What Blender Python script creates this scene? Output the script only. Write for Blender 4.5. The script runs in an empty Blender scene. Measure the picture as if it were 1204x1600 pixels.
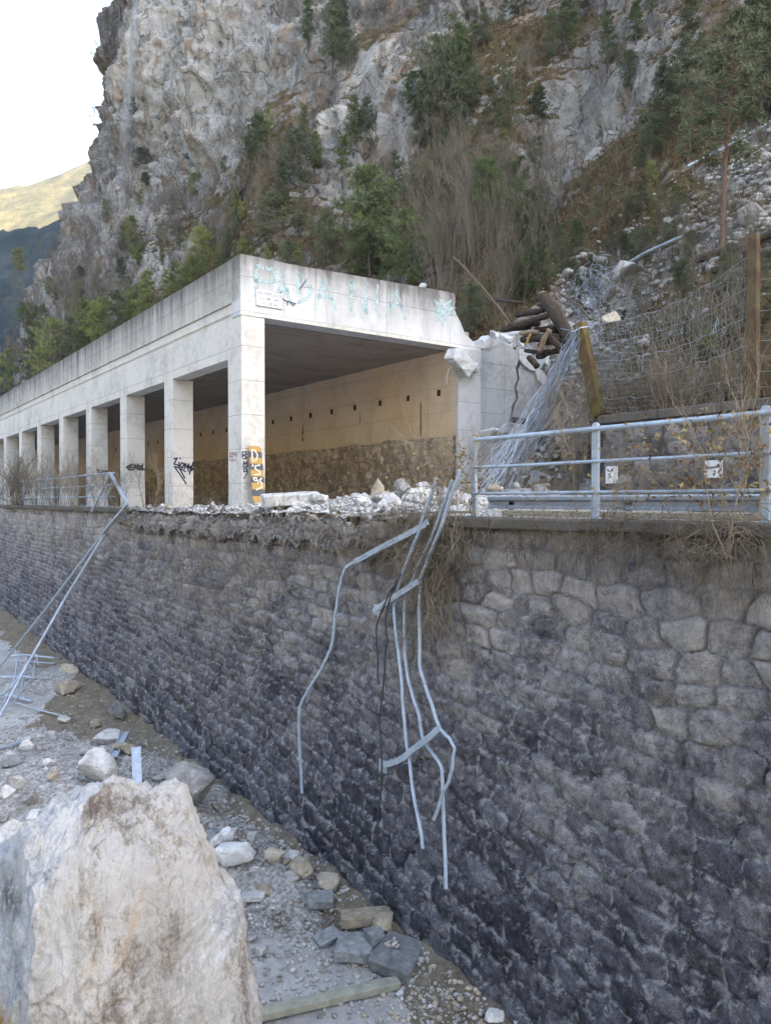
import bpy, bmesh, math, random
import numpy as np
from mathutils import Vector, Matrix

# ------------------------------------------------------------------ camera, sky, sun, exposure
scene = bpy.context.scene
C = scene.collection
ANG = math.atan(874 / 1200)
PITCH = math.radians(0.86)
cam_d = bpy.data.cameras.new('camera'); cam = bpy.data.objects.new('camera', cam_d); C.objects.link(cam)
cam.location = (0, 0, 0); cam.rotation_euler = (math.pi / 2 - PITCH, 0, -ANG)
cam_d.sensor_fit = 'VERTICAL'; cam_d.sensor_height = 36; cam_d.sensor_width = 27; cam_d.lens = 27.0
cam_d.clip_start = 0.1; cam_d.clip_end = 6000
scene.camera = cam
SUN_EL = math.radians(24); SUN_AZ = math.radians(139)      # azimuth from +Y towards +X
w = bpy.data.worlds.new('World'); scene.world = w; w.use_nodes = True
wn = w.node_tree.nodes; wl = w.node_tree.links
bg = wn['Background']; sky = wn.new('ShaderNodeTexSky'); sky.sky_type = 'NISHITA'; sky.sun_disc = False
sky.sun_elevation = SUN_EL; sky.sun_rotation = SUN_AZ
sky.air_density = 1.0; sky.dust_density = 4.5; sky.ozone_density = 0.4; sky.altitude = 400
wl.new(sky.outputs[0], bg.inputs[0]); bg.inputs[1].default_value = 0.15
sd = bpy.data.lights.new('sun', 'SUN'); sd.energy = 4.5; sd.angle = math.radians(0.5); sd.color = (1.0, 0.86, 0.66)
so = bpy.data.objects.new('sun', sd); C.objects.link(so)
sv = Vector((math.sin(SUN_AZ) * math.cos(SUN_EL), math.cos(SUN_AZ) * math.cos(SUN_EL), math.sin(SUN_EL)))
so.rotation_euler = sv.to_track_quat('Z', 'Y').to_euler()
scene.view_settings.view_transform = 'Standard'; scene.view_settings.look = 'None'
scene.view_settings.gamma = 1; scene.view_settings.exposure = 2.88
scene.render.engine = 'CYCLES'
scene.cycles.use_denoising = True
scene.cycles.max_bounces = 6; scene.cycles.diffuse_bounces = 3; scene.cycles.transparent_max_bounces = 8

# ------------------------------------------------------------------ pixel -> world helpers (photo is 1204 x 1600)
RNG = random.Random(7); HAZE = .0003
sA, cA = math.sin(ANG), math.cos(ANG)
Fw = np.array([sA * math.cos(PITCH), cA * math.cos(PITCH), -math.sin(PITCH)])
Rt = np.array([cA, -sA, 0.0]); Up = np.cross(Rt, Fw)
def ray(u, y): return Fw + Rt * ((u - 602) / 1200) - Up * ((y - 800) / 1200)
def atX(u, y, X): r = ray(u, y); return tuple(r * (X / r[0]))
def atY(u, y, Y): r = ray(u, y); return tuple(r * (Y / r[1]))
def atZ(u, y, Z): r = ray(u, y); return tuple(r * (Z / r[2]))
def depth(p): return float(np.dot(np.array(p), Fw))
def px(p, n): return n * depth(p) / 1200.0            # metres covered by n photo pixels at p

# ------------------------------------------------------------------ numpy noise
_r = np.random.RandomState(3); _T = _r.rand(1 << 16).astype(np.float32)
def _h(x, y, z): return _T[((x * 73856093) ^ (y * 19349663) ^ (z * 83492791)) & 0xffff]
def vnoise(x, y, z):
    xi = np.floor(x).astype(np.int64); yi = np.floor(y).astype(np.int64); zi = np.floor(z).astype(np.int64)
    fx = x - xi; fy = y - yi; fz = z - zi
    fx = fx * fx * (3 - 2 * fx); fy = fy * fy * (3 - 2 * fy); fz = fz * fz * (3 - 2 * fz)
    def L(a, b, t): return a + (b - a) * t
    return L(L(L(_h(xi, yi, zi), _h(xi + 1, yi, zi), fx), L(_h(xi, yi + 1, zi), _h(xi + 1, yi + 1, zi), fx), fy),
             L(L(_h(xi, yi, zi + 1), _h(xi + 1, yi, zi + 1), fx), L(_h(xi, yi + 1, zi + 1), _h(xi + 1, yi + 1, zi + 1), fx), fy), fz) * 2 - 1
def fbm(x, y, z, s=1.0, o=4, g=0.5, seed=0):
    x = np.asarray(x, float); y = np.asarray(y, float); z = np.asarray(z, float)
    t = 0; a = 1; f = s
    for i in range(o):
        t = t + a * vnoise(x * f + 17.3 * seed + 31.7 * i, y * f + 5.1 * seed - 11.3 * i, z * f + 7.7 * i); a *= g; f *= 2.03
    return t
def ridged(x, y, z, s=1.0, o=4, g=0.55, seed=0):
    t = 0; a = 1; f = s
    for i in range(o):
        n = vnoise(x * f + 13.7 * seed + 3.1 * i, y * f + 9.1 * seed, z * f + 21.7 * i); t = t + a * (1 - np.abs(n) * 2); a *= g; f *= 2.1
    return t
def sstep(a, b, x): t = np.clip((np.asarray(x, float) - a) / (b - a), 0, 1); return t * t * (3 - 2 * t)

# ------------------------------------------------------------------ object helpers
def tag(o, label=None, cat=None, group=None, kind=None):
    if label: o['label'] = label
    if cat: o['category'] = cat
    if group: o['group'] = group
    if kind: o['kind'] = kind
    return o
def empty(name, loc=(0, 0, 0), rz=0, label=None, cat=None, group=None):
    o = bpy.data.objects.new(name, None); C.objects.link(o); o.location = loc; o.rotation_euler = (0, 0, rz)
    o.empty_display_size = 0.3
    return tag(o, label, cat, group)
def mesh_np(name, V, F, smooth=False, attrs=None):
    """V (n,3); F list/array of faces. quads/tris array is fast path."""
    me = bpy.data.meshes.new(name)
    V = np.asarray(V, np.float32)
    if isinstance(F, np.ndarray):
        k = F.shape[1]; nf = len(F)
        me.vertices.add(len(V)); me.vertices.foreach_set('co', V.ravel())
        me.loops.add(nf * k); me.loops.foreach_set('vertex_index', F.astype(np.int32).ravel())
        me.polygons.add(nf); me.polygons.foreach_set('loop_start', np.arange(0, nf * k, k, dtype=np.int32))
        me.polygons.foreach_set('loop_total', np.full(nf, k, dtype=np.int32))
        me.update(calc_edges=True)
    else:
        me.from_pydata([tuple(map(float, v)) for v in V], [], F); me.update()
    if smooth: me.polygons.foreach_set('use_smooth', np.ones(len(me.polygons), dtype=bool))
    if attrs is not None:
        for an, col in attrs.items():
            a = me.color_attributes.new(an, 'FLOAT_COLOR', 'POINT')
            c = np.ones((len(V), 4), np.float32); c[:, :col.shape[1]] = col
            a.data.foreach_set('color', c.ravel())
    return me
def grid_faces(nu, nv):
    i = np.arange(nu - 1)[:, None] * nv + np.arange(nv - 1)[None, :]
    i = i.ravel(); return np.stack([i, i + nv, i + nv + 1, i + 1], 1)
def link(name, me, mat, parent=None, loc=None):
    o = bpy.data.objects.new(name, me); C.objects.link(o)
    if mat is not None and not me.materials: me.materials.append(mat)
    if parent is not None: o.parent = parent
    if loc is not None: o.location = loc
    return o

class MB:
    """collects shapes; build() links them as one mesh object. Coordinates are world; 'org' is subtracted."""
    def __init__(s): s.v = []; s.f = []
    def add(s, V, F):
        n = len(s.v); s.v.extend([tuple(map(float, p)) for p in V]); s.f.extend([tuple(i + n for i in f) for f in F]); return s
    def box(s, a, b):
        x0, y0, z0 = a; x1, y1, z1 = b
        V = [(x0, y0, z0), (x1, y0, z0), (x1, y1, z0), (x0, y1, z0), (x0, y0, z1), (x1, y0, z1), (x1, y1, z1), (x0, y1, z1)]
        return s.add(V, [(0, 3, 2, 1), (4, 5, 6, 7), (0, 1, 5, 4), (1, 2, 6, 5), (2, 3, 7, 6), (3, 0, 4, 7)])
    def cbox(s, a, b, c=0.02):                     # chamfered box
        bm = bmesh.new(); bmesh.ops.create_cube(bm, size=1)
        for v in bm.verts: v.co = Vector([(a[i] + b[i]) / 2 + v.co[i] * (b[i] - a[i]) for i in range(3)])
        bmesh.ops.bevel(bm, geom=bm.edges[:], offset=c, segments=1, affect='EDGES', profile=0.5)
        bm.verts.index_update(); s.add([v.co for v in bm.verts], [[v.index for v in f.verts] for f in bm.faces]); bm.free(); return s
    def bar(s, p, q, w_, h_, up=(0, 0, 1), c=0):      # box beam between two points
        p = Vector(p); q = Vector(q); d = (q - p).normalized(); u = Vector(up)
        if abs(d.dot(u)) > .98: u = Vector((0, 1, 0))
        r = d.cross(u).normalized(); u = r.cross(d).normalized()
        V = []
        for e in (p, q):
            for a_, b_ in ((-1, -1), (1, -1), (1, 1), (-1, 1)): V.append(e + r * (w_ / 2 * a_) + u * (h_ / 2 * b_))
        return s.add(V, [(0, 1, 2, 3), (7, 6, 5, 4), (0, 4, 5, 1), (1, 5, 6, 2), (2, 6, 7, 3), (3, 7, 4, 0)])
    def tube(s, pts, r, n=8, cap=True):
        pts = [Vector(p) for p in pts]; m = len(pts)
        rs = r if isinstance(r, (list, tuple)) else [r] * m
        V = []; prev = None
        for i, p in enumerate(pts):
            d = (pts[min(i + 1, m - 1)] - pts[max(i - 1, 0)]).normalized()
            if prev is None:
                a = Vector((0, 0, 1)) if abs(d.z) < .9 else Vector((1, 0, 0)); u = d.cross(a).normalized()
            else:
                u = (prev - d * prev.dot(d)); u = u.normalized() if u.length > 1e-6 else d.orthogonal().normalized()
            prev = u; v = d.cross(u)
            for k in range(n):
                t = 2 * math.pi * k / n; V.append(p + (u * math.cos(t) + v * math.sin(t)) * rs[i])
        F = []
        for i in range(m - 1):
            for k in range(n):
                k2 = (k + 1) % n; F.append((i * n + k, i * n + k2, (i + 1) * n + k2, (i + 1) * n + k))
        if cap: F.append(tuple(range(n))[::-1]); F.append(tuple((m - 1) * n + k for k in range(n)))
        return s.add(V, F)
    def prism(s, pts, ext):                        # polygon pts (3-D, planar) extruded by vector ext
        n = len(pts); e = Vector(ext); P = [Vector(p) for p in pts]
        V = P + [p + e for p in P]
        F = [tuple(range(n)), tuple(range(n, 2 * n))[::-1]] + [(i, i + n, (i + 1) % n + n, (i + 1) % n) for i in range(n)]
        F = [f[::-1] for f in F]
        return s.add(V, F)
    def ribbon(s, pts, w_, nrm):                   # flat stroke of paint lying on a surface, nrm = surface normal
        nrm = Vector(nrm)
        P = [Vector(p) for p in pts]
        for a_, b_ in zip(P[:-1], P[1:]):
            d = (b_ - a_)
            if d.length < 1e-6: continue
            d.normalize(); r = d.cross(nrm).normalized() * (w_ / 2); a2 = a_ - d * w_ * .3; b2 = b_ + d * w_ * .3
            s.add([a2 - r, a2 + r, b2 + r, b2 - r], [(0, 1, 2, 3)])
        return s
    def build(s, name, mat, parent=None, org=None, smooth=False, loc=None):
        V = np.array(s.v, np.float32)
        if parent is not None and org is None: org = parent.location
        if org is not None: V = V - np.array(org, np.float32)
        me = mesh_np(name, V, s.f, smooth)
        o = link(name, me, mat, parent)
        if parent is None and org is not None: o.location = org
        return o

# ------------------------------------------------------------------ materials
class NT:
    def __init__(s, name):
        s.m = bpy.data.materials.new(name); s.m.use_nodes = True; s.t = s.m.node_tree; s.N = s.t.nodes; s.L = s.t.links
        s.b = s.N['Principled BSDF']; s.b.inputs['Roughness'].default_value = .85; s.b.inputs['Specular IOR Level'].default_value = .25
    def n(s, typ, **kw):
        x = s.N.new('ShaderNode' + typ)
        for k, v in kw.items(): setattr(x, k, v)
        return x
    def put(s, sock, v):
        if hasattr(v, 'is_output') or isinstance(v, bpy.types.NodeSocket): s.L.new(v, sock)
        else:
            if sock.type == 'RGBA' and not isinstance(v, (int, float)) and len(v) == 3: v = (*v, 1)
            sock.default_value = v
    def pos(s): return s.n('NewGeometry').outputs['Position']
    def obj(s): return s.n('TexCoord').outputs['Object']
    def map(s, v, sc=(1, 1, 1), rot=(0, 0, 0), loc=(0, 0, 0)):
        x = s.n('Mapping'); s.put(x.inputs[0], v); x.inputs['Scale'].default_value = sc; x.inputs['Rotation'].default_value = rot; x.inputs['Location'].default_value = loc
        return x.outputs[0]
    def noise(s, v, sc, det=4, r=.55, dist=0):
        x = s.n('TexNoise'); s.put(x.inputs['Vector'], v); x.inputs['Scale'].default_value = sc; x.inputs['Detail'].default_value = det
        x.inputs['Roughness'].default_value = r; x.inputs['Distortion'].default_value = dist; return x.outputs[0]
    def voro(s, v, sc, feat='F1', out=0, rnd=1):
        x = s.n('TexVoronoi', feature=feat); s.put(x.inputs['Vector'], v); x.inputs['Scale'].default_value = sc; x.inputs['Randomness'].default_value = rnd
        return x.outputs[out]
    def ramp(s, f, stops):
        x = s.n('ValToRGB'); s.put(x.inputs[0], f); e = x.color_ramp.elements
        while len(e) < len(stops): e.new(.5)
        for i, (p, c) in enumerate(stops):
            e[i].position = p; e[i].color = (c, c, c, 1) if isinstance(c, (int, float)) else (*c, 1)
        return x.outputs[0]
    def mix(s, f, a, b, mode='MIX'):
        x = s.n('Mix', data_type='RGBA', blend_type=mode); s.put(x.inputs[0], f); s.put(x.inputs[6], a); s.put(x.inputs[7], b); return x.outputs[2]
    def math(s, op, a, b=0.0, c=0.0, clamp=False):
        x = s.n('Math', operation=op); x.use_clamp = clamp; s.put(x.inputs[0], a); s.put(x.inputs[1], b); s.put(x.inputs[2], c); return x.outputs[0]
    def rng(s, v, a, b, c=0, d=1):
        x = s.n('MapRange'); s.put(x.inputs[0], v); x.inputs[1].default_value = a; x.inputs[2].default_value = b; x.inputs[3].default_value = c; x.inputs[4].default_value = d; return x.outputs[0]
    def sep(s, v): x = s.n('SeparateXYZ'); s.put(x.inputs[0], v); return x.outputs
    def attr(s, name):
        x = s.n('Attribute', attribute_name=name); y = s.n('SeparateColor'); s.L.new(x.outputs['Color'], y.inputs[0]); return y.outputs
    def rand(s): return s.n('ObjectInfo').outputs['Random']
    def bump(s, h, st=.5, d=.02, nrm=None):
        x = s.n('Bump'); s.put(x.inputs['Height'], h); x.inputs['Strength'].default_value = st; x.inputs['Distance'].default_value = d
        if nrm is not None: s.L.new(nrm, x.inputs['Normal'])
        return x.outputs[0]
    def out(s, col=None, nrm=None, rough=None, metal=None, spec=None):
        if col is not None: s.put(s.b.inputs['Base Color'], col)
        if nrm is not None: s.L.new(nrm, s.b.inputs['Normal'])
        if rough is not None: s.put(s.b.inputs['Roughness'], rough)
        if metal is not None: s.b.inputs['Metallic'].default_value = metal
        if spec is not None: s.b.inputs['Specular IOR Level'].default_value = spec
        return s.m

M = {}
def m_masonry(name, dark, mid, light, warm, zlo, zhi, jt=.75, cs=.16):
    t = NT(name); p = t.pos(); at = t.attr('cell'); z = t.sep(p)[2]
    n1 = t.noise(p, 1.3, 5, .6); n2 = t.noise(p, 9, 5, .65, .4); n3 = t.noise(p, 42, 6, .78, .2)
    f = t.math('ADD', t.math('MULTIPLY', n2, .62), t.math('MULTIPLY', n3, .58))
    f = t.math('ADD', f, t.math('MULTIPLY', t.math('SUBTRACT', at[0], .5), cs))
    f = t.math('ADD', f, t.rng(n1, .3, .7, -.11, .11))
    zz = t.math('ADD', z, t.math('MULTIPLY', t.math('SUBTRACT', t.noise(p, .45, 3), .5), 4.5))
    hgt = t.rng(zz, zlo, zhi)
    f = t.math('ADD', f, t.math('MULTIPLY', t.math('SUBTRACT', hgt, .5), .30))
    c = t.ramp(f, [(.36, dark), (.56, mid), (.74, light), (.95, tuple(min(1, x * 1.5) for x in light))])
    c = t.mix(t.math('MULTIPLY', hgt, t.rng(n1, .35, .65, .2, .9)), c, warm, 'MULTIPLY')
    c = t.mix(t.math('MULTIPLY', at[1], t.rng(n2, .40, .6, jt * .3, jt)), c, tuple(x * .55 for x in dark))     # joints
    lj = t.math('MULTIPLY', t.math('MULTIPLY', at[1], t.rng(zz, -1.6, -2.8, 0, 1)), t.ramp(n2, [(.46, 0.), (.56, .8)])); c = t.mix(lj, c, tuple(x * 1.5 for x in light))
    wh = t.ramp(t.noise(p, 4.2, 8, .82, .3), [(.55, 0.), (.62, .6)]); c = t.mix(wh, c, tuple(x * 1.55 for x in light))
    v = t.voro(p, 55); sp = t.math('MULTIPLY', t.ramp(v, [(.07, 1.), (.14, 0.)]), t.ramp(t.noise(p, 3, 2), [(.5, 0.), (.7, .5)]))
    c = t.mix(sp, c, (.42, .41, .40))
    moss = t.ramp(t.noise(p, 2.1, 6, .7, .6), [(.66, 0.), (.74, .5)]); c = t.mix(moss, c, (.09, .085, .035))
    h = t.math('ADD', t.math('MULTIPLY', n2, .8), t.math('MULTIPLY', n3, .9)); nb = t.bump(h, 1.0, .06)
    return t.out(c, nb, .9, spec=.15)
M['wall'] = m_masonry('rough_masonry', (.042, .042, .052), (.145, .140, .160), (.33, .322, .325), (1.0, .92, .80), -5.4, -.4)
M['wall_up'] = m_masonry('pale_masonry', (.10, .10, .105), (.2, .2, .205), (.34, .33, .32), (1.0, .92, .82), -.2, 2.2, 1.0, .35)
M['wall_in'] = m_masonry('brown_masonry', (.25, .20, .16), (.42, .345, .28), (.60, .52, .43), (1.0, .95, .85), -.2, 3, 1.0, .24)

def m_concrete(name, base, streak=.0, zt=6.4, zb=4.4, line=.9, dirt=.35, warm=None, vline=2.45, axis=1, boards=False):
    t = NT(name); p = t.pos(); s = t.sep(p); z = s[2]
    n1 = t.noise(p, .8, 5, .6); n2 = t.noise(p, 6, 5, .65); n3 = t.noise(p, 45, 3, .6)
    f = t.math('ADD', t.math('MULTIPLY', n1, .6), t.math('MULTIPLY', n2, .4))
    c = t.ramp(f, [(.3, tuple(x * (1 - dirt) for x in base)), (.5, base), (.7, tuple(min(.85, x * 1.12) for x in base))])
    if warm: c = t.mix(t.rng(t.noise(p, .35, 3), .35, .7, 0, .8), c, warm, 'MULTIPLY')
    # formwork joints
    hl = t.math('ABSOLUTE', t.math('SUBTRACT', t.math('FRACT', t.math('DIVIDE', z, line)), .5)); hl = t.rng(hl, .0, .02, 1, 0)
    vl = t.math('ABSOLUTE', t.math('SUBTRACT', t.math('FRACT', t.math('DIVIDE', s[axis], vline)), .5)); vl = t.rng(vl, .0, .008, 1, 0)
    ln = t.math('MAXIMUM', hl, vl)
    c = t.mix(t.math('MULTIPLY', ln, t.rng(n2, .3, .7, .25, .8)), c, tuple(x * .38 for x in base))
    stn = t.noise(t.map(p, (2.6, 2.6, .12)), 1.0, 6, .65)
    if streak:
        zz = t.math('ADD', z, t.math('MULTIPLY', t.math('SUBTRACT', t.noise(t.map(p, (3, 3, .5)), 1, 4, .7), .5), 2.2))
        m = t.rng(zz, zb, zt); m = t.math('POWER', m, 1.6)
        m = t.math('MULTIPLY', m, t.ramp(stn, [(.30, .35), (.62, 1.)]))
        c = t.mix(t.math('MULTIPLY', m, streak), c, (.085, .08, .078))
        top = t.rng(z, zt - .35, zt - .02); c = t.mix(t.math('MULTIPLY', top, t.rng(n2, .35, .65, .1, .65)), c, (.10, .095, .085))
    drip = t.ramp(t.noise(t.map(p, (5.5, 5.5, .10)), 1, 5, .7), [(.60, 0.), (.72, .55)])
    c = t.mix(t.math('MULTIPLY', drip, .7 if streak else .35), c, tuple(x * .35 for x in base))
    pit = t.ramp(t.voro(p, 9), [(.03, 1.), (.06, 0.)]); c = t.mix(t.math('MULTIPLY', pit, .6), c, tuple(x * .3 for x in base))
    h = t.math('SUBTRACT', t.math('ADD', n2, t.math('MULTIPLY', n3, .4)), t.math('MULTIPLY', ln, 1.2))
    return t.out(c, t.bump(h, .5, .02), .85, spec=.2)
M['conc'] = m_concrete('weathered_concrete', (.56, .54, .505), dirt=.42)
M['conc_par'] = m_concrete('streaked_parapet_concrete', (.52, .495, .455), streak=1.0, dirt=.45)
M['conc_por'] = m_concrete('portal_concrete', (.54, .55, .565), streak=1.0, dirt=.3, zb=4.9, zt=6.5, axis=0)
M['conc_in'] = m_concrete('warm_lit_inner_concrete', (.64, .54, .42), line=.82, dirt=.25, warm=(1, .86, .70))  # warm light inside the gallery painted in as a beige tint
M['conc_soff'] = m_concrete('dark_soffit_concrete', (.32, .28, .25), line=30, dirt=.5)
M['conc_new'] = m_concrete('freshly_broken_concrete', (.47, .475, .485), dirt=.35, axis=0)
M['conc_grey'] = m_concrete('grey_wing_concrete', (.34, .36, .38), dirt=.45, axis=0, line=.82)
M['cope'] = m_concrete('dark_coping_concrete', (.10, .09, .078), dirt=.6, line=30)

def m_rock(name, dark, mid, light, orange=.3, sc=1.0, streak=False, world=False):
    t = NT(name); p = t.pos() if world else t.obj()
    q = t.map(p, (1.6, 1.6, .42), rot=(.12, -.25, .1)) if streak else p
    n1 = t.noise(q, .9 * sc, 5, .6, .5); n2 = t.noise(q, 5.5 * sc, 6, .7, .6); n3 = t.noise(p, 30 * sc, 4, .7)
    f = t.math('ADD', t.math('MULTIPLY', n1, .55), t.math('MULTIPLY', n2, .45))
    rd = t.math('MULTIPLY', t.math('SUBTRACT', t.rand(), .5), .14); f = t.math('ADD', f, rd)
    c = t.ramp(f, [(.34, dark), (.47, mid), (.56, light), (.72, tuple(min(.85, x * 1.12) for x in light))])
    o = t.ramp(t.noise(p, 1.1 * sc, 4, .6, 1.0), [(.56, 0.), (.68, 1.)]); c = t.mix(t.math('MULTIPLY', o, orange), c, (.42, .27, .13))
    g = t.ramp(n3, [(.3, .72), (.6, 1.0)]); c = t.mix(.7, c, g, 'MULTIPLY')
    cr = t.voro(t.map(p, (1, 1, 1)), 3.2 * sc, 'DISTANCE_TO_EDGE'); crm = t.math('MULTIPLY', t.ramp(cr, [(.0, 1.), (.02, 0.)]), t.ramp(n1, [(.5, 0.), (.6, .5)]))
    c = t.mix(crm, c, tuple(x * .5 for x in dark))
    h = t.math('ADD', t.math('ADD', n2, t.math('MULTIPLY', n3, .5)), t.math('MULTIPLY', crm, -.6))
    return t.out(c, t.bump(h, .8, .06 / sc), .88, spec=.2)
M['rock'] = m_rock('pale_limestone', (.17, .16, .15), (.31, .30, .285), (.48, .475, .465), .25, 1.6)
M['rock_w'] = m_rock('white_fresh_limestone', (.28, .275, .27), (.46, .455, .45), (.62, .62, .62), .1, 1.6)
M['rock_d'] = m_rock('grey_wall_stone', (.09, .095, .10), (.17, .18, .185), (.27, .28, .285), .08, 1.8)
M['rock_t'] = m_rock('tan_limestone', (.18, .15, .11), (.30, .26, .20), (.42, .38, .31), .4, 1.6)
def m_boulder():
    t = NT('streaked_boulder_limestone'); p = t.pos(); a = t.attr('zone')
    q = t.map(p, (2.4, 2.4, .55), rot=(.10, -.20, 0))
    n1 = t.noise(q, 1.7, 8, .74); n2 = t.noise(q, 7, 8, .80); n3 = t.noise(p, 26, 8, .80); n0 = t.noise(p, .9, 4, .6)
    nl_ = t.noise(t.map(p, (1.5, 1.5, .45), rot=(.10, -.25, 0)), .9, 3, .5)
    f = t.math('ADD', t.math('ADD', t.math('MULTIPLY', n1, .38), t.math('ADD', t.math('MULTIPLY', n2, .22), t.math('MULTIPLY', t.math('SUBTRACT', n3, .5), .22))), t.math('MULTIPLY', nl_, .42))
    brown = t.ramp(f, [(.39, (.14, .122, .108)), (.445, (.27, .24, .21)), (.48, (.44, .415, .38)), (.515, (.60, .595, .585)), (.7, (.69, .69, .69))])
    white = t.ramp(t.math('ADD', t.math('MULTIPLY', t.noise(p, 3.6, 9, .78), .7), t.math('MULTIPLY', n3, .3)), [(.38, (.24, .26, .31)), (.46, (.50, .52, .56)), (.54, (.68, .69, .70)), (.8, (.68, .68, .67))])
    zf = t.math('ADD', a[0], t.math('MULTIPLY', t.math('SUBTRACT', n2, .5), 1.1)); zf = t.ramp(zf, [(.42, 0.), (.58, 1.)])
    c = t.mix(zf, white, brown)
    o = t.ramp(t.noise(p, 1.6, 5, .65, .8), [(.58, 0.), (.72, .5)]); c = t.mix(o, c, (.60, .44, .27))
    dk = t.math('MULTIPLY', a[1], t.ramp(n2, [(.42, 0.), (.52, 1.)])); c = t.mix(dk, c, (.16, .15, .14))
    ogs = t.math('MULTIPLY', a[2], t.ramp(n2, [(.4, 0.), (.55, 1.)])); c = t.mix(ogs, c, (.42, .25, .07))
    sp = t.ramp(t.noise(p, 60, 3, .7), [(.25, .7), (.5, 1.)]); c = t.mix(.8, c, sp, 'MULTIPLY')
    vv = t.voro(t.map(p, (1, 1, .6)), 7, 'F1'); h = t.math('ADD', t.math('ADD', t.math('MULTIPLY', n2, .9), t.math('MULTIPLY', n3, .8)), t.math('MULTIPLY', vv, .5))
    return t.out(c, t.bump(h, 1.0, .07), .85, spec=.2)
M['boulder'] = m_boulder()

def m_hill():
    t = NT('mountain_rock_and_grass'); p = t.pos(); a = t.attr('mask')
    q = t.map(p, (1, 1, .75), rot=(.25, .1, 0))
    n0 = t.noise(q, .10, 4, .6, .6); n1 = t.noise(q, .34, 6, .7, .8); n2 = t.noise(p, 1.3, 6, .72, .5); n3 = t.noise(p, 5.5, 5, .75)
    f = t.math('ADD', t.math('ADD', t.math('MULTIPLY', n0, .35), t.math('MULTIPLY', n1, .5)), t.math('MULTIPLY', n2, .35))
    f = t.math('ADD', f, t.math('MULTIPLY', t.math('SUBTRACT', n3, .5), .25))
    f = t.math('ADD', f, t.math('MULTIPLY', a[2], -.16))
    rock = t.ramp(f, [(.40, (.038, .034, .034)), (.485, (.10, .091, .085)), (.55, (.19, .178, .166)), (.625, (.33, .318, .30)), (.75, (.53, .515, .49))])
    st = t.ramp(t.noise(t.map(p, (1.2, 1.2, .22)), .7, 5, .7, .3), [(.52, 0.), (.66, .6)]); rock = t.mix(st, rock, (.055, .052, .06))
    og = t.ramp(t.noise(t.map(p, (1, 1, .5)), .5, 5, .65, 1.2), [(.50, 0.), (.64, .7)]); rock = t.mix(og, rock, (.27, .18, .10))
    wv_ = t.n('VectorMath', operation='ADD'); t.put(wv_.inputs[0], p); tn = t.n('TexNoise'); t.put(tn.inputs['Vector'], p); tn.inputs['Scale'].default_value = .45; tn.inputs['Detail'].default_value = 5; sc_v = t.n('VectorMath', operation='SCALE'); t.put(sc_v.inputs[0], tn.outputs['Color']); sc_v.inputs['Scale'].default_value = 5.0; t.put(wv_.inputs[1], sc_v.outputs[0])
    crk = t.ramp(t.voro(t.map(wv_.outputs[0], (1, 1, .45)), .5, 'DISTANCE_TO_EDGE'), [(.0, 1.), (.05, 0.)]); crk = t.math('MULTIPLY', crk, t.ramp(n1, [(.45, 0.), (.55, 1.)])); rock = t.mix(t.math('MULTIPLY', crk, .5), rock, (.04, .038, .04))
    gr = t.ramp(t.math('ADD', t.math('MULTIPLY', n2, .5), t.math('MULTIPLY', n3, .5)), [(.32, (.045, .036, .024)), (.46, (.10, .074, .042)), (.56, (.16, .118, .062)), (.70, (.24, .185, .10))])
    og2 = t.ramp(t.noise(p, .35, 4, .6), [(.5, 0.), (.66, .7)]); gr = t.mix(og2, gr, (.085, .09, .035))
    scr = t.ramp(t.math('ADD', t.math('MULTIPLY', t.voro(p, 3.2, 'F1', 1 if False else 0), .5), t.math('MULTIPLY', n3, .55)), [(.3, (.17, .16, .15)), (.5, (.36, .35, .34)), (.72, (.60, .59, .58))])
    gm = t.math('ADD', a[0], t.math('MULTIPLY', t.math('SUBTRACT', t.math('ADD', t.math('MULTIPLY', n2, .6), t.math('MULTIPLY', n3, .4)), .5), 1.3)); gm = t.ramp(gm, [(.44, 0.), (.56, 1.)])
    c = t.mix(gm, rock, gr)
    sm = t.math('ADD', a[1], t.math('MULTIPLY', t.math('SUBTRACT', n2, .5), .9)); sm = t.ramp(sm, [(.45, 0.), (.6, 1.)])
    c = t.mix(sm, c, t.mix(t.ramp(n1, [(.45, .0), (.6, .75)]), scr, gr))
    h = t.math('ADD', t.math('ADD', n2, t.math('MULTIPLY', n3, .45)), t.math('MULTIPLY', crk, -.5))
    return t.out(c, t.bump(h, 1.0, .55), .95, spec=.1)
M['hill'] = m_hill()

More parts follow.
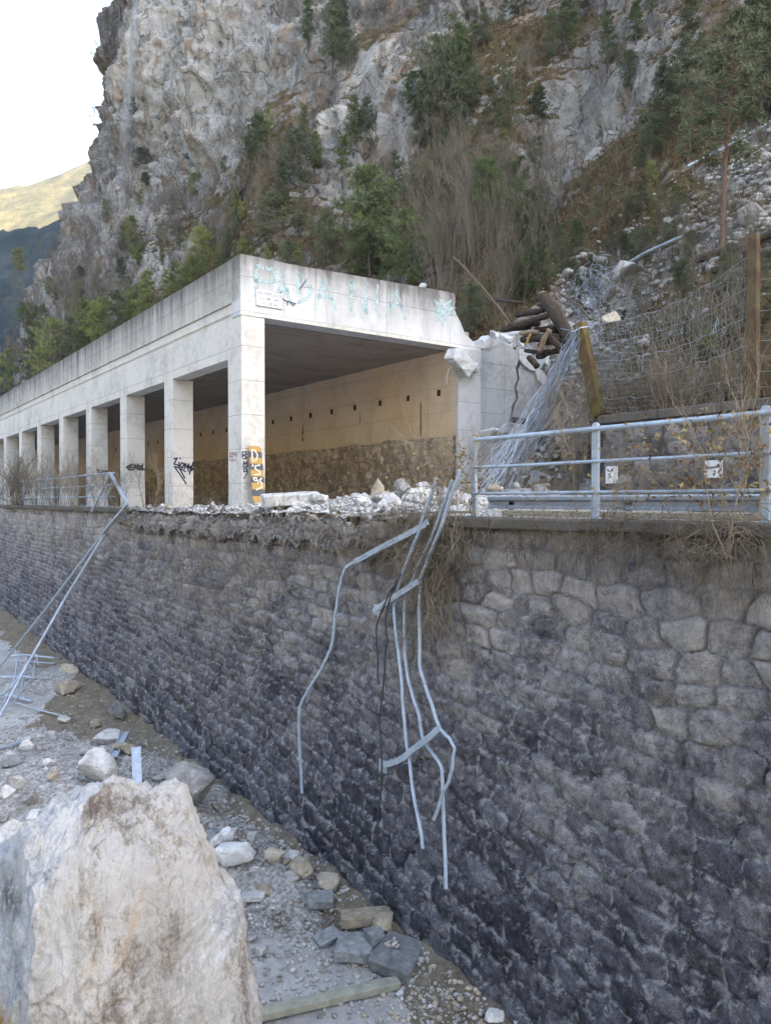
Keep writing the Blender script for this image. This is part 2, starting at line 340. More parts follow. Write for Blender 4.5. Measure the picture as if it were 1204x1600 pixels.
def m_ground(name, kind):
    t = NT(name); p = t.pos(); n1 = t.noise(p, .5, 5, .6); n2 = t.noise(p, 4, 6, .7); n3 = t.noise(p, 40, 4, .7); v = t.voro(p, 38); v2 = t.voro(p, 14)
    if kind == 'asphalt':
        f = t.math('ADD', t.math('MULTIPLY', n1, .4), t.math('MULTIPLY', n2, .6))
        c = t.ramp(f, [(.35, (.21, .205, .20)), (.55, (.32, .315, .305)), (.7, (.43, .42, .41))])
        c = t.mix(t.ramp(v, [(.10, .8), (.2, 0.)]), c, (.42, .42, .42)); c = t.mix(.6, c, t.ramp(n3, [(.3, .6), (.6, 1.)]), 'MULTIPLY')
        return t.out(c, t.bump(t.math('ADD', n3, v), .35, .008), .9)
    if kind == 'gravel':
        f = t.math('ADD', t.math('MULTIPLY', n2, .5), t.math('MULTIPLY', v2, .6))
        c = t.ramp(f, [(.3, (.18, .175, .165)), (.55, (.35, .34, .33)), (.8, (.55, .54, .53))])
        c = t.mix(t.ramp(t.noise(p, 1.2, 4), [(.5, 0.), (.68, .55)]), c, (.20, .175, .14))
        c = t.mix(t.ramp(v, [(.12, .8), (.24, 0.)]), c, (.5, .5, .49))
        return t.out(c, t.bump(t.math('ADD', t.math('MULTIPLY', v2, -1.), n3), 1, .06), .95)
    if kind == 'crest':
        f = t.math('ADD', t.math('MULTIPLY', n2, .6), t.math('MULTIPLY', v2, .5))
        c = t.ramp(f, [(.3, (.05, .042, .034)), (.5, (.15, .13, .11)), (.68, (.30, .28, .26)), (.85, (.5, .49, .47))])
        return t.out(c, t.bump(t.math('ADD', t.math('MULTIPLY', v2, -1.2), n3), 1, .08), .95)
    if kind == 'soil':
        f = t.math('ADD', t.math('MULTIPLY', n2, .6), t.math('MULTIPLY', n3, .4))
        c = t.ramp(f, [(.32, (.07, .056, .042)), (.5, (.165, .138, .102)), (.68, (.28, .24, .18))])
        c = t.mix(t.ramp(v, [(.10, .9), (.2, 0.)]), c, (.42, .41, .39)); c = t.mix(t.ramp(n1, [(.5, 0.), (.66, .2)]), c, (.15, .13, .06))
        return t.out(c, t.bump(t.math('ADD', n3, n2), 1, .05), .95)
M['crest'] = None
M['asphalt'] = m_ground('dusty_asphalt', 'asphalt'); M['gravel'] = m_ground('crushed_stone', 'gravel'); M['soil'] = m_ground('brown_soil', 'soil'); M['crest'] = m_ground('torn_soil_and_stones', 'crest')

def m_metal(name, c0, c1, rough=.5, metal=.35):
    t = NT(name); p = t.obj(); n = t.noise(p, 7, 5, .7); n2 = t.noise(p, 60, 3)
    c = t.ramp(t.math('ADD', t.math('MULTIPLY', n, .7), t.math('MULTIPLY', n2, .3)), [(.35, c0), (.65, c1)])
    sp = t.ramp(t.noise(p, 23, 4, .7), [(.66, 0.), (.74, .6)]); c = t.mix(sp, c, tuple(x * .45 for x in c0))
    return t.out(c, t.bump(n2, .2, .004), rough, metal, .4)
M['galv'] = m_metal('galvanised_steel', (.24, .29, .35), (.40, .46, .54))
M['galv_d'] = m_metal('dull_galvanised_wire', (.28, .32, .37), (.40, .44, .50))
M['net'] = m_metal('net_wire', (.14, .14, .14), (.26, .26, .26), .7, .2)
M['wire_b'] = m_metal('blue_grey_wire_rope', (.16, .19, .24), (.27, .31, .37), .5, .3)
M['rail_par'] = m_metal('barrier_steel', (.22, .25, .29), (.34, .37, .42), .6)
M['white'] = m_metal('white_plate', (.58, .60, .62), (.70, .71, .72), .5, 0)
M['black'] = m_metal('black_cable_rubber', (.02, .02, .024), (.035, .035, .04), .6, 0)
def m_wood(name, a, b, sc=(1, 1, 8), rust=None):
    t = NT(name); p = t.obj(); n = t.noise(t.map(p, sc), 4, 6, .7, .5); n2 = t.noise(p, 3, 4)
    c = t.ramp(n, [(.35, a), (.65, b)])
    if rust: c = t.mix(t.ramp(n2, [(.45, 0.), (.6, .9)]), c, rust)
    return t.out(c, t.bump(n, .7, .02), .85)
M['bark'] = m_wood('grey_brown_bark', (.05, .038, .03), (.15, .115, .09), (6, 6, 1.5))
M['bark_o'] = m_wood('reddish_pine_bark', (.10, .06, .04), (.27, .17, .115), (6, 6, 1.5))
M['twig'] = m_wood('bare_twig_bark', (.10, .085, .066), (.21, .18, .14), (5, 5, 1))
M['twig_l'] = m_wood('dry_pale_stem', (.20, .155, .11), (.36, .29, .21), (5, 5, 1))
M['log'] = m_wood('weathered_log', (.022, .017, .014), (.075, .056, .042), (3, 3, 3))
M['splinter'] = m_wood('splintered_pale_wood', (.15, .11, .075), (.30, .235, .16), (6, 6, 6))
M['post'] = m_wood('yellow_brown_post', (.085, .068, .026), (.17, .135, .05), (10, 10, 1), rust=(.10, .055, .028))
M['post_r'] = m_wood('rusty_post', (.075, .056, .03), (.15, .115, .06), (10, 10, 1), rust=(.085, .05, .032))
M['plank'] = m_wood('grey_green_plank', (.16, .16, .125), (.27, .27, .22), (1.5, 1.5, 1.5))
M['cream'] = m_wood('cream_board', (.26, .235, .18), (.38, .35, .28), (1, 5, 9))
def m_leaf(name, a, b, c_):
    t = NT(name); p = t.pos(); n = t.noise(p, 1.6, 4, .6); r = t.rand()
    f = t.math('ADD', t.math('ADD', t.math('MULTIPLY', n, .8), t.math('MULTIPLY', t.noise(p, 14, 2), .35)), t.math('MULTIPLY', t.math('SUBTRACT', r, .5), .25))
    col = t.ramp(f, [(.38, a), (.58, b), (.80, c_)])
    m = t.out(col, None, .75, spec=.15); return m
M['pine'] = m_leaf('pine_needles', (.030, .048, .022), (.070, .105, .042), (.13, .17, .07))
M['pine_y'] = m_leaf('yellowish_pine_needles', (.08, .10, .03), (.17, .20, .065), (.28, .30, .11))
M['pine_b'] = m_leaf('bright_pine_needles', (.045, .066, .03), (.10, .132, .056), (.165, .20, .09))
M['pine_g'] = m_leaf('dull_green_needles', (.058, .072, .046), (.11, .13, .078), (.18, .195, .12))
M['grass'] = m_leaf('dead_grass', (.07, .052, .030), (.15, .115, .065), (.27, .215, .13))
M['vine'] = m_leaf('dead_bramble', (.09, .070, .050), (.18, .145, .105), (.30, .25, .19))
M['dryleaf'] = m_leaf('withered_leaves', (.10, .05, .03), (.22, .16, .07), (.30, .27, .12))
def m_flat(name, c, rough=.7):
    t = NT(name); n = t.noise(t.pos(), 14, 4, .7); cc = t.mix(t.ramp(n, [(.35, .35), (.6, 0.)]), c, tuple(x * .6 for x in c)); return t.out(cc, None, rough)
M['ink'] = m_flat('dark_blue_spray_paint', (.02, .022, .06)); M['ink_r'] = m_flat('faded_red_spray_paint', (.40, .27, .28))
M['text'] = m_flat('black_sign_lettering', (.10, .11, .13)); M['board_w'] = m_flat('white_brush_lettering', (.62, .6, .5))
M['hy'] = m_flat('ochre_board_paint', (.40, .26, .08)); M['hb'] = m_flat('grey_black_board_paint', (.075, .08, .10))
M['hole'] = m_flat('rust_dark_drain', (.035, .02, .012)); M['rust'] = m_flat('rust_stain', (.13, .065, .025))
def m_pale():
    t = NT('faded_pale_blue_paint'); n = t.noise(t.pos(), 5, 5, .75); t.put(t.b.inputs['Alpha'], t.ramp(n, [(.38, .12), (.60, .72)])); return t.out((.46, .63, .66), None, .9)
M['pale'] = m_pale()
def m_water():
    t = NT('falling_water_mist'); n = t.noise(t.map(t.pos(), (3, 3, .1)), 1.5, 4, .6); t.put(t.b.inputs['Alpha'], t.ramp(n, [(.4, .01), (.65, .11)])); return t.out((.6, .63, .68), None, .6)
M['water'] = m_water()

# ------------------------------------------------------------------ ground of the lower road
def R0(Y): return -6.5 + .03 * (np.clip(Y, -40, 60) - 6)
def wallX(z): return 7.33 + .12 * (np.asarray(z) + .45)          # front face of the retaining wall (battered)
def grid_mesh(name, X, Y, Zf, mat, kind=None, parent=None, smooth=True, keep=None):
    XX, YY = np.meshgrid(X, Y, indexing='ij'); ZZ = Zf(XX, YY)
    V = np.stack([XX.ravel(), YY.ravel(), ZZ.ravel()], 1); F = grid_faces(len(X), len(Y))
    if keep is not None:
        k = keep(XX, YY, ZZ).ravel(); F = F[k[F].any(1)]
    o = link(name, mesh_np(name, V, F, smooth), mat, parent)
    if kind: o['kind'] = kind
    return o
gX = np.concatenate([np.linspace(-120, -8, 15), np.linspace(-7, 8.2, 90)]); gY = np.concatenate([np.linspace(-120, -4, 15), np.linspace(-3, 60, 200), np.linspace(62, 400, 20)])
def zroad(X, Y): return R0(Y) + .03 * fbm(X, Y, X * 0, .35, 3)
grid_mesh('lower_road', gX, gY, zroad, M['asphalt'], 'structure')
def edge_n(Y, s=1.0): return fbm(Y, Y * 0, Y * 0 + 3.3, .8, 4)
def zverge(X, Y):
    wd = .80 + .25 * sstep(14, 30, Y) + .35 * edge_n(Y); b = wallX(R0(Y)) + .15
    wd = wd + 1.6 * np.exp(-((Y - 21.5) / 2.2) ** 2) + .5 * np.exp(-((Y - 11) / 1.2) ** 2)
    t = 1 - (b - X) / wd
    h = .42 * np.clip(t, -1, 1.2) + .07 * fbm(X, Y, X * 0, 2.5, 4) - .03
    return R0(Y) + h
def keep_above(X, Y, Z): return Z > zroad(X, Y) - .03
grid_mesh('verge', np.linspace(3.0, 7.4, 110), np.linspace(-2, 60, 700), zverge, M['soil'], 'structure', keep=keep_above)
heaps = []
for u, y, r, h in [(60, 1260, 2.4, .55), (170, 1215, 1.5, .35), (280, 1260, 1.3, .40), (10, 1180, 1.8, .25), (350, 1330, 1.2, .30), (80, 1400, 2.2, .75), (250, 1370, 1.2, .35),
                   (430, 1370, .9, .28), (110, 1075, 1.6, .45), (480, 1390, .7, .22)]:
    p = atZ(u, y, -6.2); heaps.append((p[0], p[1], r, h))
heaps.append((1.9, 7.9, 1.3, .8)); heaps.append((0.5, 7.5, 2.0, .9))
def zheap(X, Y):
    h = -.10 + 0 * X
    for a, b, r, hh in heaps: h = h + hh * np.exp(-((X - a) ** 2 + (Y - b) ** 2) / (r * r))
    return R0(Y) + h + .07 * fbm(X, Y, X * 0, 1.6, 5, .6)
grid_mesh('crushed_rock_debris', np.linspace(-1.5, 7.2, 230), np.linspace(4, 34, 620), zheap, M['gravel'], 'stuff', keep=keep_above)['label'] = 'crushed grey limestone debris spread across the lower road'
_gx = np.linspace(-3, 8, 221); _gy = np.linspace(-3, 62, 1301); _GX, _GY = np.meshgrid(_gx, _gy, indexing='ij')
_GZ = np.maximum(zroad(_GX, _GY), np.where((_GY > 4) & (_GY < 34) & (_GX > -1.5), zheap(_GX, _GY), -99)); _GZ = np.maximum(_GZ, np.where(_GX > 3, zverge(_GX, _GY), -99))
def zg(x, y): return float(_GZ[int(min(max((x + 3) * 20, 0), 220)), int(min(max((y + 3) * 20, 0), 1300))])
def ground(u, y):
    z = -6.2
    for _ in range(6):
        p = atZ(u, y, z); z = zg(p[0], p[1])
    return atZ(u, y, z)

# ------------------------------------------------------------------ rough stone masonry generator (a wall face standing along Y or facing -X)
def masonry_mesh(name, Y, nz, Xf, z0f, z1f, rh=.38, wr=(.4, .85), tilt=None, amp=.05, seed=1, hole=None, plan=None, rough=.03, org=(0, 0, 0), mort=.05, cut=None):
    nY = len(Y); s = np.linspace(0, 1, nz)
    YY = np.repeat(Y[:, None], nz, 1); z0 = z0f(Y); z1 = z1f(Y)
    ZZ = z0[:, None] + (z1 - z0)[:, None] * s[None, :]
    O = YY * 0
    q = ZZ + (tilt(YY, ZZ) if tilt else 0)
    q = q + .07 * fbm(YY, ZZ, O, .7, 2, seed=seed) + .035 * fbm(YY, ZZ, O, 3.4, 3, seed=seed + 1)
    pw = YY + .06 * fbm(YY, ZZ, O + 5, 1.5, 2, seed=seed + 2) + .035 * fbm(YY, ZZ, O + 9, 5, 3, seed=seed + 3)
    cw = (wr[0] + wr[1]) / 2; R_ = np.floor(q / rh).astype(np.int64); f1 = np.full(q.shape, 9.); f2 = f1.copy(); A = O.copy(); B = O.copy(); Cc = O.copy(); Q1 = O.copy(); sd_ = np.int64(seed * 13)
    for dr in (-1, 0, 1):
        r = R_ + dr; ph_ = _h(r, sd_ + 0 * r, 5 + 0 * r) * cw; k0 = np.floor((pw - ph_) / cw).astype(np.int64)
        for dk in (-1, 0, 1, 2):
            k = k0 + dk; h1 = _h(r, k, sd_ + 0 * r); h2 = _h(r, k, sd_ + 7 + 0 * r); h3 = _h(r, k, sd_ + 19 + 0 * r)
            cx_ = (k + .5 + (h1 - .5) * .72) * cw + ph_; cz_ = (r + .5 + (h2 - .5) * .26) * rh
            dx_ = np.abs(pw - cx_) / cw * (1 + .0 * h3); dz_ = np.abs(q - cz_) / rh
            d = (dx_ ** 2.6 + (dz_ * 1.12) ** 2.6) ** (1 / 2.6) - .10 * h3
            c_ = d < f1; f2 = np.where(c_, f1, np.minimum(f2, d)); f1 = np.where(c_, d, f1); A = np.where(c_, h1, A); B = np.where(c_, h2, B); Cc = np.where(c_, h3, Cc); Q1 = np.where(c_, q - cz_, Q1)
    e = np.clip((f2 - f1) * rh * .62, 0, .3)
    h = (1 - np.exp(-e / (mort * .45))) * amp * (.50 + .7 * A) + np.minimum(e, .10) * .16
    h = h + amp * .8 * (B - .5) * (1 - np.exp(-e / .012)) + (Q1 * .24 * (Cc + .2) + (pw - np.round(pw / cw) * cw) * .10 * (A - .5)) * np.clip(e / .03, 0, 1)
    n = fbm(YY, ZZ, O + 1, 3.0, 5, .6, seed=seed + 5); nr = ridged(YY, ZZ, O + 2, 2.2, 3, .55, seed=seed + 6)
    nq = fbm(YY, ZZ, O + 3, 2.6, 3, .55, seed=seed + 9) * 3.0; nq = (np.floor(nq) + sstep(.55, 1, nq - np.floor(nq)) ) / 3.0
    h = h + rough * n * (.6 + (e > .01)) + rough * .8 * (nr - .8) * (e > .01) + rough * 1.5 * nq
    if hole is not None: h = h - hole(YY, ZZ)
    Xb = Xf(ZZ)
    if plan is None: V = np.stack([Xb - h, YY, ZZ], 2)
    else: V = np.stack([Xb - h, YY, ZZ], 2)
    V = V.reshape(-1, 3) - np.array(org)
    F = grid_faces(nY, nz)[:, ::-1]
    if cut is not None: F = F[cut(YY, ZZ, row_=R_, col_=A).ravel()[F].all(1)]
    colr = np.stack([A.ravel(), (1 - np.clip(e / (.016 if rh > .33 else .024), 0, 1)).ravel(), B.ravel()], 1).astype(np.float32)
    return mesh_np(name, V, F, True, {'cell': colr})
def Yof(u, X): r = [ray(x, 800) for x in u]; return np.array([a[1] / a[0] * X for a in r])

# retaining wall between the two roads
us = np.concatenate([np.arange(2200, 1230, -25), np.arange(1230, -4, -1.35)])
wy = Yof(us, 7.0); wy = np.concatenate([np.linspace(-6, wy[0] - .2, 20), wy, np.linspace(wy[-1] + .3, 75, 12)])
def wtilt(Y, Z):
    d = sstep(-.8, -4.8, Z); r = np.where(Y < 14, Y, 14 + (Y - 14) * .35); r = np.where(Y < 4.6, 4.6 + (Y - 4.6) * .3, r)
    return -.17 * d * (r - 4.6)
def wtop(Y):
    n = fbm(Y, Y * 0, Y * 0 + 1.5, 1.1, 5, .6)
    cr = sstep(9.0, 9.6, Y) * (1 - sstep(22.5, 23.5, Y))
    return -.375 + cr * (-.10 + .13 * n)
wall = empty('retaining_wall', (7.0, 5, -6.5), 0, 'tall dark battered retaining wall of rough stone between the lower and upper road', 'retaining wall')
wall_org = (7.0, 5, -6.5)
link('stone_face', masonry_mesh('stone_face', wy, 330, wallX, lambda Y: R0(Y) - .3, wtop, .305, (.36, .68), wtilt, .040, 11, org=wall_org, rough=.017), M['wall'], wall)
# body of the wall behind the face
b = MB(); b.add([(7.34, -6, -.46), (8.0, -6, -.46), (8.0, 75, -.46), (7.34, 75, -.46), (6.75, -6, -7.2), (8.0, -6, -7.2), (8.0, 75, -7.2), (6.75, 75, -5)], [(0, 1, 5, 4), (3, 7, 6, 2), (1, 2, 6, 5)])
b.build('wall_core', M['wall'], wall)
def coping(y0, y1, name='coping'):
    L = MB(); y = y0
    while y < y1 - .3:
        n = min(y + RNG.uniform(1.5, 2.2), y1); dx = RNG.uniform(-.012, .012); dz = RNG.uniform(-.01, .01)
        L.cbox((7.17 + dx, y + .006, -.375 + dz), (7.66 + dx, n - .006, -.225 + dz), .022); y = n
    bm = L.build(name, M['cope'], wall); return bm
coping(-6, 9.15); coping(23.6, 75)

# upper road
uX = np.linspace(7.5, 16.6, 60); uY = np.concatenate([np.linspace(-8, 30, 240), np.linspace(31, 84, 40)])
def zup(X, Y):
    d = sstep(8.6, 10.5, Y) * (1 - sstep(21, 24, Y))
    edge = 1 - sstep(7.5, 8.3, X)
    m = .30 * np.exp(-((Y - 13.2) / 2.6) ** 2 - ((X - 10.5) / 2.5) ** 2) + .45 * np.exp(-((Y - 12.9) / 1.6) ** 2 - ((X - 13.6) / 1.6) ** 2) + .15 * np.exp(-((Y - 17) / 2.5) ** 2 - ((X - 10) / 1.4) ** 2)
    return -.24 + m + d * (.05 * fbm(X, Y, X * 0, 1.8, 5, .6) + .03 - edge * .10) + (1 - d) * .01 * fbm(X, Y, X * 0, 1, 3)
grid_mesh('upper_road', uX, uY, zup, M['gravel'], 'structure')
def up_hit(u, y, dz=0):
    z = -.1
    for _ in range(12):
        if y <= 783: break
        p = atZ(u, y, min(z, -.004)); z = .5 * z + .5 * float(zup(np.array([min(max(p[0], 7.5), 16.6)]), np.array([p[1]]))[0])
    return p

# ------------------------------------------------------------------ mountainside: X as a function of (Y, z)
KZ = np.array([-1, 1.9, 5, 12, 22, 36, 52, 75, 112., 210.])
KEY = [(-160, (15.3, 15.3, 19, 28, 40, 56, 68, 84, 104)), (5, (15.3, 15.35, 18.5, 26, 38, 54, 66, 82, 100)), (12.8, (15.4, 15.6, 18.6, 26, 38, 52, 64, 78, 96)), (14.0, (17.4, 17.6, 19.2, 26, 37, 51, 63, 77, 94)), (15.2, (20.4, 20.5, 21.0, 26, 37, 50, 62, 75, 92)), (18.5, (20.5, 20.5, 20.9, 25.2, 35, 48, 58, 70, 86)), (19.2, (17.3, 17.3, 18.6, 25, 35, 48, 58, 70, 86)),
       (35, (17.3, 17.4, 17.6, 22, 28.5, 36, 43, 52, 64)), (50, (17.3, 17.4, 17.6, 20.5, 25, 31, 36.5, 44, 54)), (80, (17.3, 17.4, 17.6, 19.5, 22.5, 26.2, 30, 34, 42)),
       (108, (17.3, 17.4, 17.6, 18.8, 21, 25.6, 29, 33, 40)), (122, (17.3, 17.5, 18, 20, 24, 33, 41, 48, 58)), (140, (17.5, 18, 19, 22.5, 30, 56, 80, 100, 130)), (230, (20, 24, 30, 48, 80, 130, 170, 210, 260))]
KY = np.array([k[0] for k in KEY], float); KX = np.array([tuple(k[1]) + (k[1][-1] + 105,) for k in KEY], float)
def Fb(Y, Z):
    Y = np.asarray(Y, float); Z = np.asarray(Z, float)
    i = np.clip(np.searchsorted(KY, Y) - 1, 0, len(KY) - 2); t = np.clip((Y - KY[i]) / (KY[i + 1] - KY[i]), 0, 1)
    j = np.clip(np.searchsorted(KZ, Z) - 1, 0, len(KZ) - 2); s = np.clip((Z - KZ[j]) / (KZ[j + 1] - KZ[j]), 0, 1)
    return (KX[i, j] * (1 - t) + KX[i + 1, j] * t) * (1 - s) + (KX[i, j + 1] * (1 - t) + KX[i + 1, j + 1] * t) * s
def hitF(u, y, F=Fb):
    r = ray(u, y); d = np.linspace(14, 260, 2600); P = r[None, :] * d[:, None]
    m = P[:, 0] > F(P[:, 1], P[:, 2]); k = int(np.argmax(m)); return tuple(P[k])
# ground cover painted where it grows: (pixel, size in pixels, weight); + grass, - bare rock; each becomes a patch at its place on the slope
GR = [(690, 190, 130, 120, 1.0), (760, 60, 60, 40, .5), (860, 30, 70, 40, .8), (430, 240, 60, 90, 1.0), (400, 190, 30, 60, .7), (640, 330, 60, 40, .5), (560, 60, 40, 50, .6), (900, 330, 160, 45, .9), (960, 230, 140, 60, .5),
      (250, 330, 60, 50, .6), (320, 290, 60, 20, .8), (760, 260, 60, 60, .7), (1100, 100, 110, 90, .6), (820, 420, 90, 60, .9), (730, 430, 70, 60, .8), (100, 470, 60, 60, .5), (300, 430, 160, 40, .9), (160, 540, 120, 40, .9), (60, 600, 60, 40, .9),
      (520, 330, 80, 40, .3), (450, 330, 40, 60, .4), (1130, 560, 120, 60, .9), (1000, 560, 80, 60, .8), (1080, 500, 100, 40, .7), (160, 180, 20, 200, .3),
      (300, 130, 120, 120, -1.2), (330, 60, 130, 60, -1.), (540, 210, 60, 95, -1.1), (680, 10, 90, 25, -.8), (880, 190, 70, 70, -1.0), (820, 230, 40, 40, -.6), (420, 30, 60, 60, -.6), (250, 420, 40, 40, -.5), (590, 270, 40, 40, -.7), (480, 170, 18, 60, -.5), (100, 350, 40, 60, -.6)]
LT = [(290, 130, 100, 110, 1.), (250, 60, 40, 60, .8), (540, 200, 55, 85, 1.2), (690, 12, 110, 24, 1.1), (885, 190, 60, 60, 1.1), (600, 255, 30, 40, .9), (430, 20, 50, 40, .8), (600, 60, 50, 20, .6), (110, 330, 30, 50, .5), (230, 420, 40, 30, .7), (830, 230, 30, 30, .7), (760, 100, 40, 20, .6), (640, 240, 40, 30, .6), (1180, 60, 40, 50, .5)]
SC = [(1180, 250, 40, 20, 1.), (1130, 340, 110, 30, 1.1), (1040, 390, 60, 26, 1.1), (980, 425, 40, 22, 1.0), (950, 470, 40, 40, 1.0), (900, 500, 36, 40, .9), (920, 540, 40, 40, .8), (870, 420, 50, 30, .4), (1180, 400, 50, 25, .5), (1190, 300, 40, 30, .8), (870, 590, 60, 60, .9)]
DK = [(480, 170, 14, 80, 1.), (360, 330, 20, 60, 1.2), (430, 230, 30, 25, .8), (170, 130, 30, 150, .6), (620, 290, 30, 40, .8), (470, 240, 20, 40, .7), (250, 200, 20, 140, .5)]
def patches(L, sc=1.0):
    out = []
    for u, y, ru, ry, wt in L:
        p = hitF(u, y); a = hitF(u + ru * .5, y); b_ = hitF(u, y - ry * .5)
        out.append((p[1], p[2], max(abs(a[1] - p[1]) * 2, 1.0), max(abs(b_[2] - p[2]) * 2, .8), wt))
    return out
def psum(L, Y, Z):
    t = 0
    for a, b_, ra, rb, wt in L: t = t + wt * np.exp(-((Y - a) / ra) ** 2 - ((Z - b_) / rb) ** 2)
    return t
PG, PS, PD, PL = patches(GR), patches(SC), patches(DK), patches(LT)
hy = np.concatenate([np.linspace(-160, 1, 30), np.linspace(2, 40, 310), np.linspace(40.2, 126, 400), np.linspace(128, 230, 40)])
hz = np.concatenate([np.linspace(-1, 30, 240), np.linspace(30.25, 88, 230), np.linspace(90, 112, 8), np.linspace(125, 210, 7)])
YY, ZZ = np.meshgrid(hy, hz, indexing='ij'); XX = Fb(YY, ZZ)
for _ in range(6):                                    # soften the creases of the key profiles
    XX[1:-1, 14:-1] = (XX[1:-1, 14:-1] * 2 + XX[:-2, 14:-1] + XX[2:, 14:-1] + XX[1:-1, 13:-2] + XX[1:-1, 15:]) / 6
near = sstep(0.2, 8, XX - 17.5)                           # calm next to the buildings
rockm = np.clip(.65 - psum(PG, YY, ZZ), 0, 1.4)
gy = np.gradient(XX, hy, axis=0); gz = np.gradient(XX, hz, axis=1)
nx = -1 / np.sqrt(1 + gy ** 2 + gz ** 2); ny = -gy * nx; nz_ = -gz * nx
big = fbm(XX, YY, ZZ * .6, .055, 3, .5, 2) * 2.6
fac = fbm(XX, YY, ZZ * .7, .16, 2, .5, 4); fac = (np.floor(fac * 3.2) + sstep(.55, 1, fac * 3.2 - np.floor(fac * 3.2))) / 3.2
rid = ridged(XX, YY, ZZ * .8, .20, 5, .52, 5) - 1.2
led = ZZ * .16 + .8 * fbm(XX, YY, ZZ, .08, 3, .5, 8); led = (led - np.floor(led)); led = np.where(led < .8, led / .8, (1 - led) / .2)
fine = fbm(XX, YY, ZZ, .9, 4, .6, 6); fr = ridged(XX, YY, ZZ * .8, 1.0, 3, .6, 9) - 1.0
D = near * (big + rockm * (2.0 * fac + .85 * rid + 1.0 * (led - .5)) + .16 * fine + rockm * .30 * fr) + .06 * fine
cal = psum([(a, b_, ra * .8, rb * .8, w_) for a, b_, ra, rb, w_ in PS], YY, ZZ); D = D * np.clip(1 - .5 * cal, .4, 1)
Xh = XX + nx * D; Yh = YY + ny * D; Zh = ZZ + nz_ * D
XS = Xh.copy()
e1 = np.stack([np.gradient(Xh, axis=0), np.gradient(Yh, axis=0), np.gradient(Zh, axis=0)], 2); e2 = np.stack([np.gradient(Xh, axis=1), np.gradient(Yh, axis=1), np.gradient(Zh, axis=1)], 2)
nn = np.cross(e2, e1); nn /= np.linalg.norm(nn, axis=2, keepdims=True) + 1e-9; nzz = np.abs(nn[:, :, 2])
gmask = np.clip(psum(PG, YY, ZZ) * .66 + (nzz - .42) * 1.3 + .20 + .22 * fbm(XX, YY, ZZ, .12, 3, .5, 12), 0, 1)
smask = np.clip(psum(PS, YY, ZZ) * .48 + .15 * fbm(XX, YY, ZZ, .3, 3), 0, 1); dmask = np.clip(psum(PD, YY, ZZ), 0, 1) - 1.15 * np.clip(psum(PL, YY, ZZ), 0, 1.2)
V = np.stack([Xh.ravel(), Yh.ravel(), Zh.ravel()], 1); F = grid_faces(len(hy), len(hz))[:, ::-1]
me = mesh_np('mountainside', V, F, True, {'mask': np.stack([gmask.ravel(), smask.ravel(), dmask.ravel()], 1).astype(np.float32)})
hill = link('mountainside', me, M['hill']); hill['kind'] = 'structure'
def surf(Y, Z):                                       # displaced surface point nearest to (Y, Z) of the base sheet
    i = int(np.clip(np.searchsorted(hy, Y), 1, len(hy) - 2)); j = int(np.clip(np.searchsorted(hz, Z), 1, len(hz) - 2)); return (float(Xh[i, j]), float(Yh[i, j]), float(Zh[i, j])), i, j
# exact picture ray against the displaced sheet
from mathutils.bvhtree import BVHTree
_bv = BVHTree.FromPolygons([tuple(v) for v in V.tolist()], F.tolist())
def hill_hit(u, y):
    r = Vector(ray(u, y)); h = _bv.ray_cast(r * 9.0, r.normalized(), 400)
    return h[0] if h[0] is not None else Vector(hitF(u, y))

# far valley side ahead (sunlit above, wooded and shaded below), and the one across the valley
def m_far(name, a, b, c_, sc):
    t = NT(name); p = t.pos(); n = t.noise(p, sc, 6, .7, .5); n2 = t.noise(p, sc * 5, 4, .75)
    c = t.ramp(t.math('ADD', t.math('MULTIPLY', n, .6), t.math('MULTIPLY', n2, .4)), [(.36, a), (.52, b), (.7, c_)]); return t.out(c, t.bump(n2, 1, 1.5 if sc < .05 else .6), .95, spec=0)
M['far'] = m_far('distant_winter_wood', (.03, .035, .014), (.13, .112, .042), (.27, .225, .10), .03)
M['spur'] = m_far('shaded_conifer_wood', (.016, .024, .026), (.032, .042, .044), (.07, .072, .075), .07)  # spur's shade painted in: wood coloured darker and bluer
def ridge_sheet(name, mat, pix, D, z_lo, back, seed, amp, kind='structure'):
    # crest through the points pix (u, y) at depth D; the slope runs down towards the camera
    u0 = [p[0] for p in pix]; ys = [p[1] for p in pix]; uu = np.linspace(u0[0], u0[-1], 150); yy = np.interp(uu, u0, ys)
    n = 70; V = []
    for k, (u, y) in enumerate(zip(uu, yy)):
        r = ray(u, y); top = r * D; bot = ray(u, 782) * (D * back); bot[2] = z_lo
        for j in range(n):
            t = j / (n - 1); p = bot * (1 - t) + top * t; p[2] = z_lo + (top[2] - z_lo) * (t ** .9); V.append(p)
        V.append(top * 1.15 - np.array([0, 0, top[2] * .6]))
    V = np.array(V); d = fbm(V[:, 0], V[:, 1], V[:, 2], seed[0], 5, .6, seed[1]) * amp; V[:, 2] += d; V[:, 0] += d * .6
    o = link(name, mesh_np(name, V, grid_faces(150, n + 1), True), mat); o['kind'] = kind; return o
ridge_sheet('distant_sunlit_hill', M['far'], [(-900, 350), (-300, 330), (-60, 310), (0, 296), (50, 285), (110, 268), (180, 240), (320, 200)], 850, -20, .45, (.012, 1), 12)
ridge_sheet('shaded_wooded_spur', M['spur'], [(-900, 520), (-300, 440), (-40, 392), (0, 372), (60, 360), (120, 330), (200, 300)], 260, -10, .55, (.05, 4), 5)
ox = np.linspace(0, 1, 60); oy = np.linspace(-260, 420, 90)
OX, OY = np.meshgrid(ox, oy, indexing='ij'); PX = -52 - OX * 150 + 10 * fbm(OY, OX, OX * 0, .02, 3); PZ = -8 + OX * 92 + 9 * fbm(OX * 150, OY, OX * 0, .04, 5)
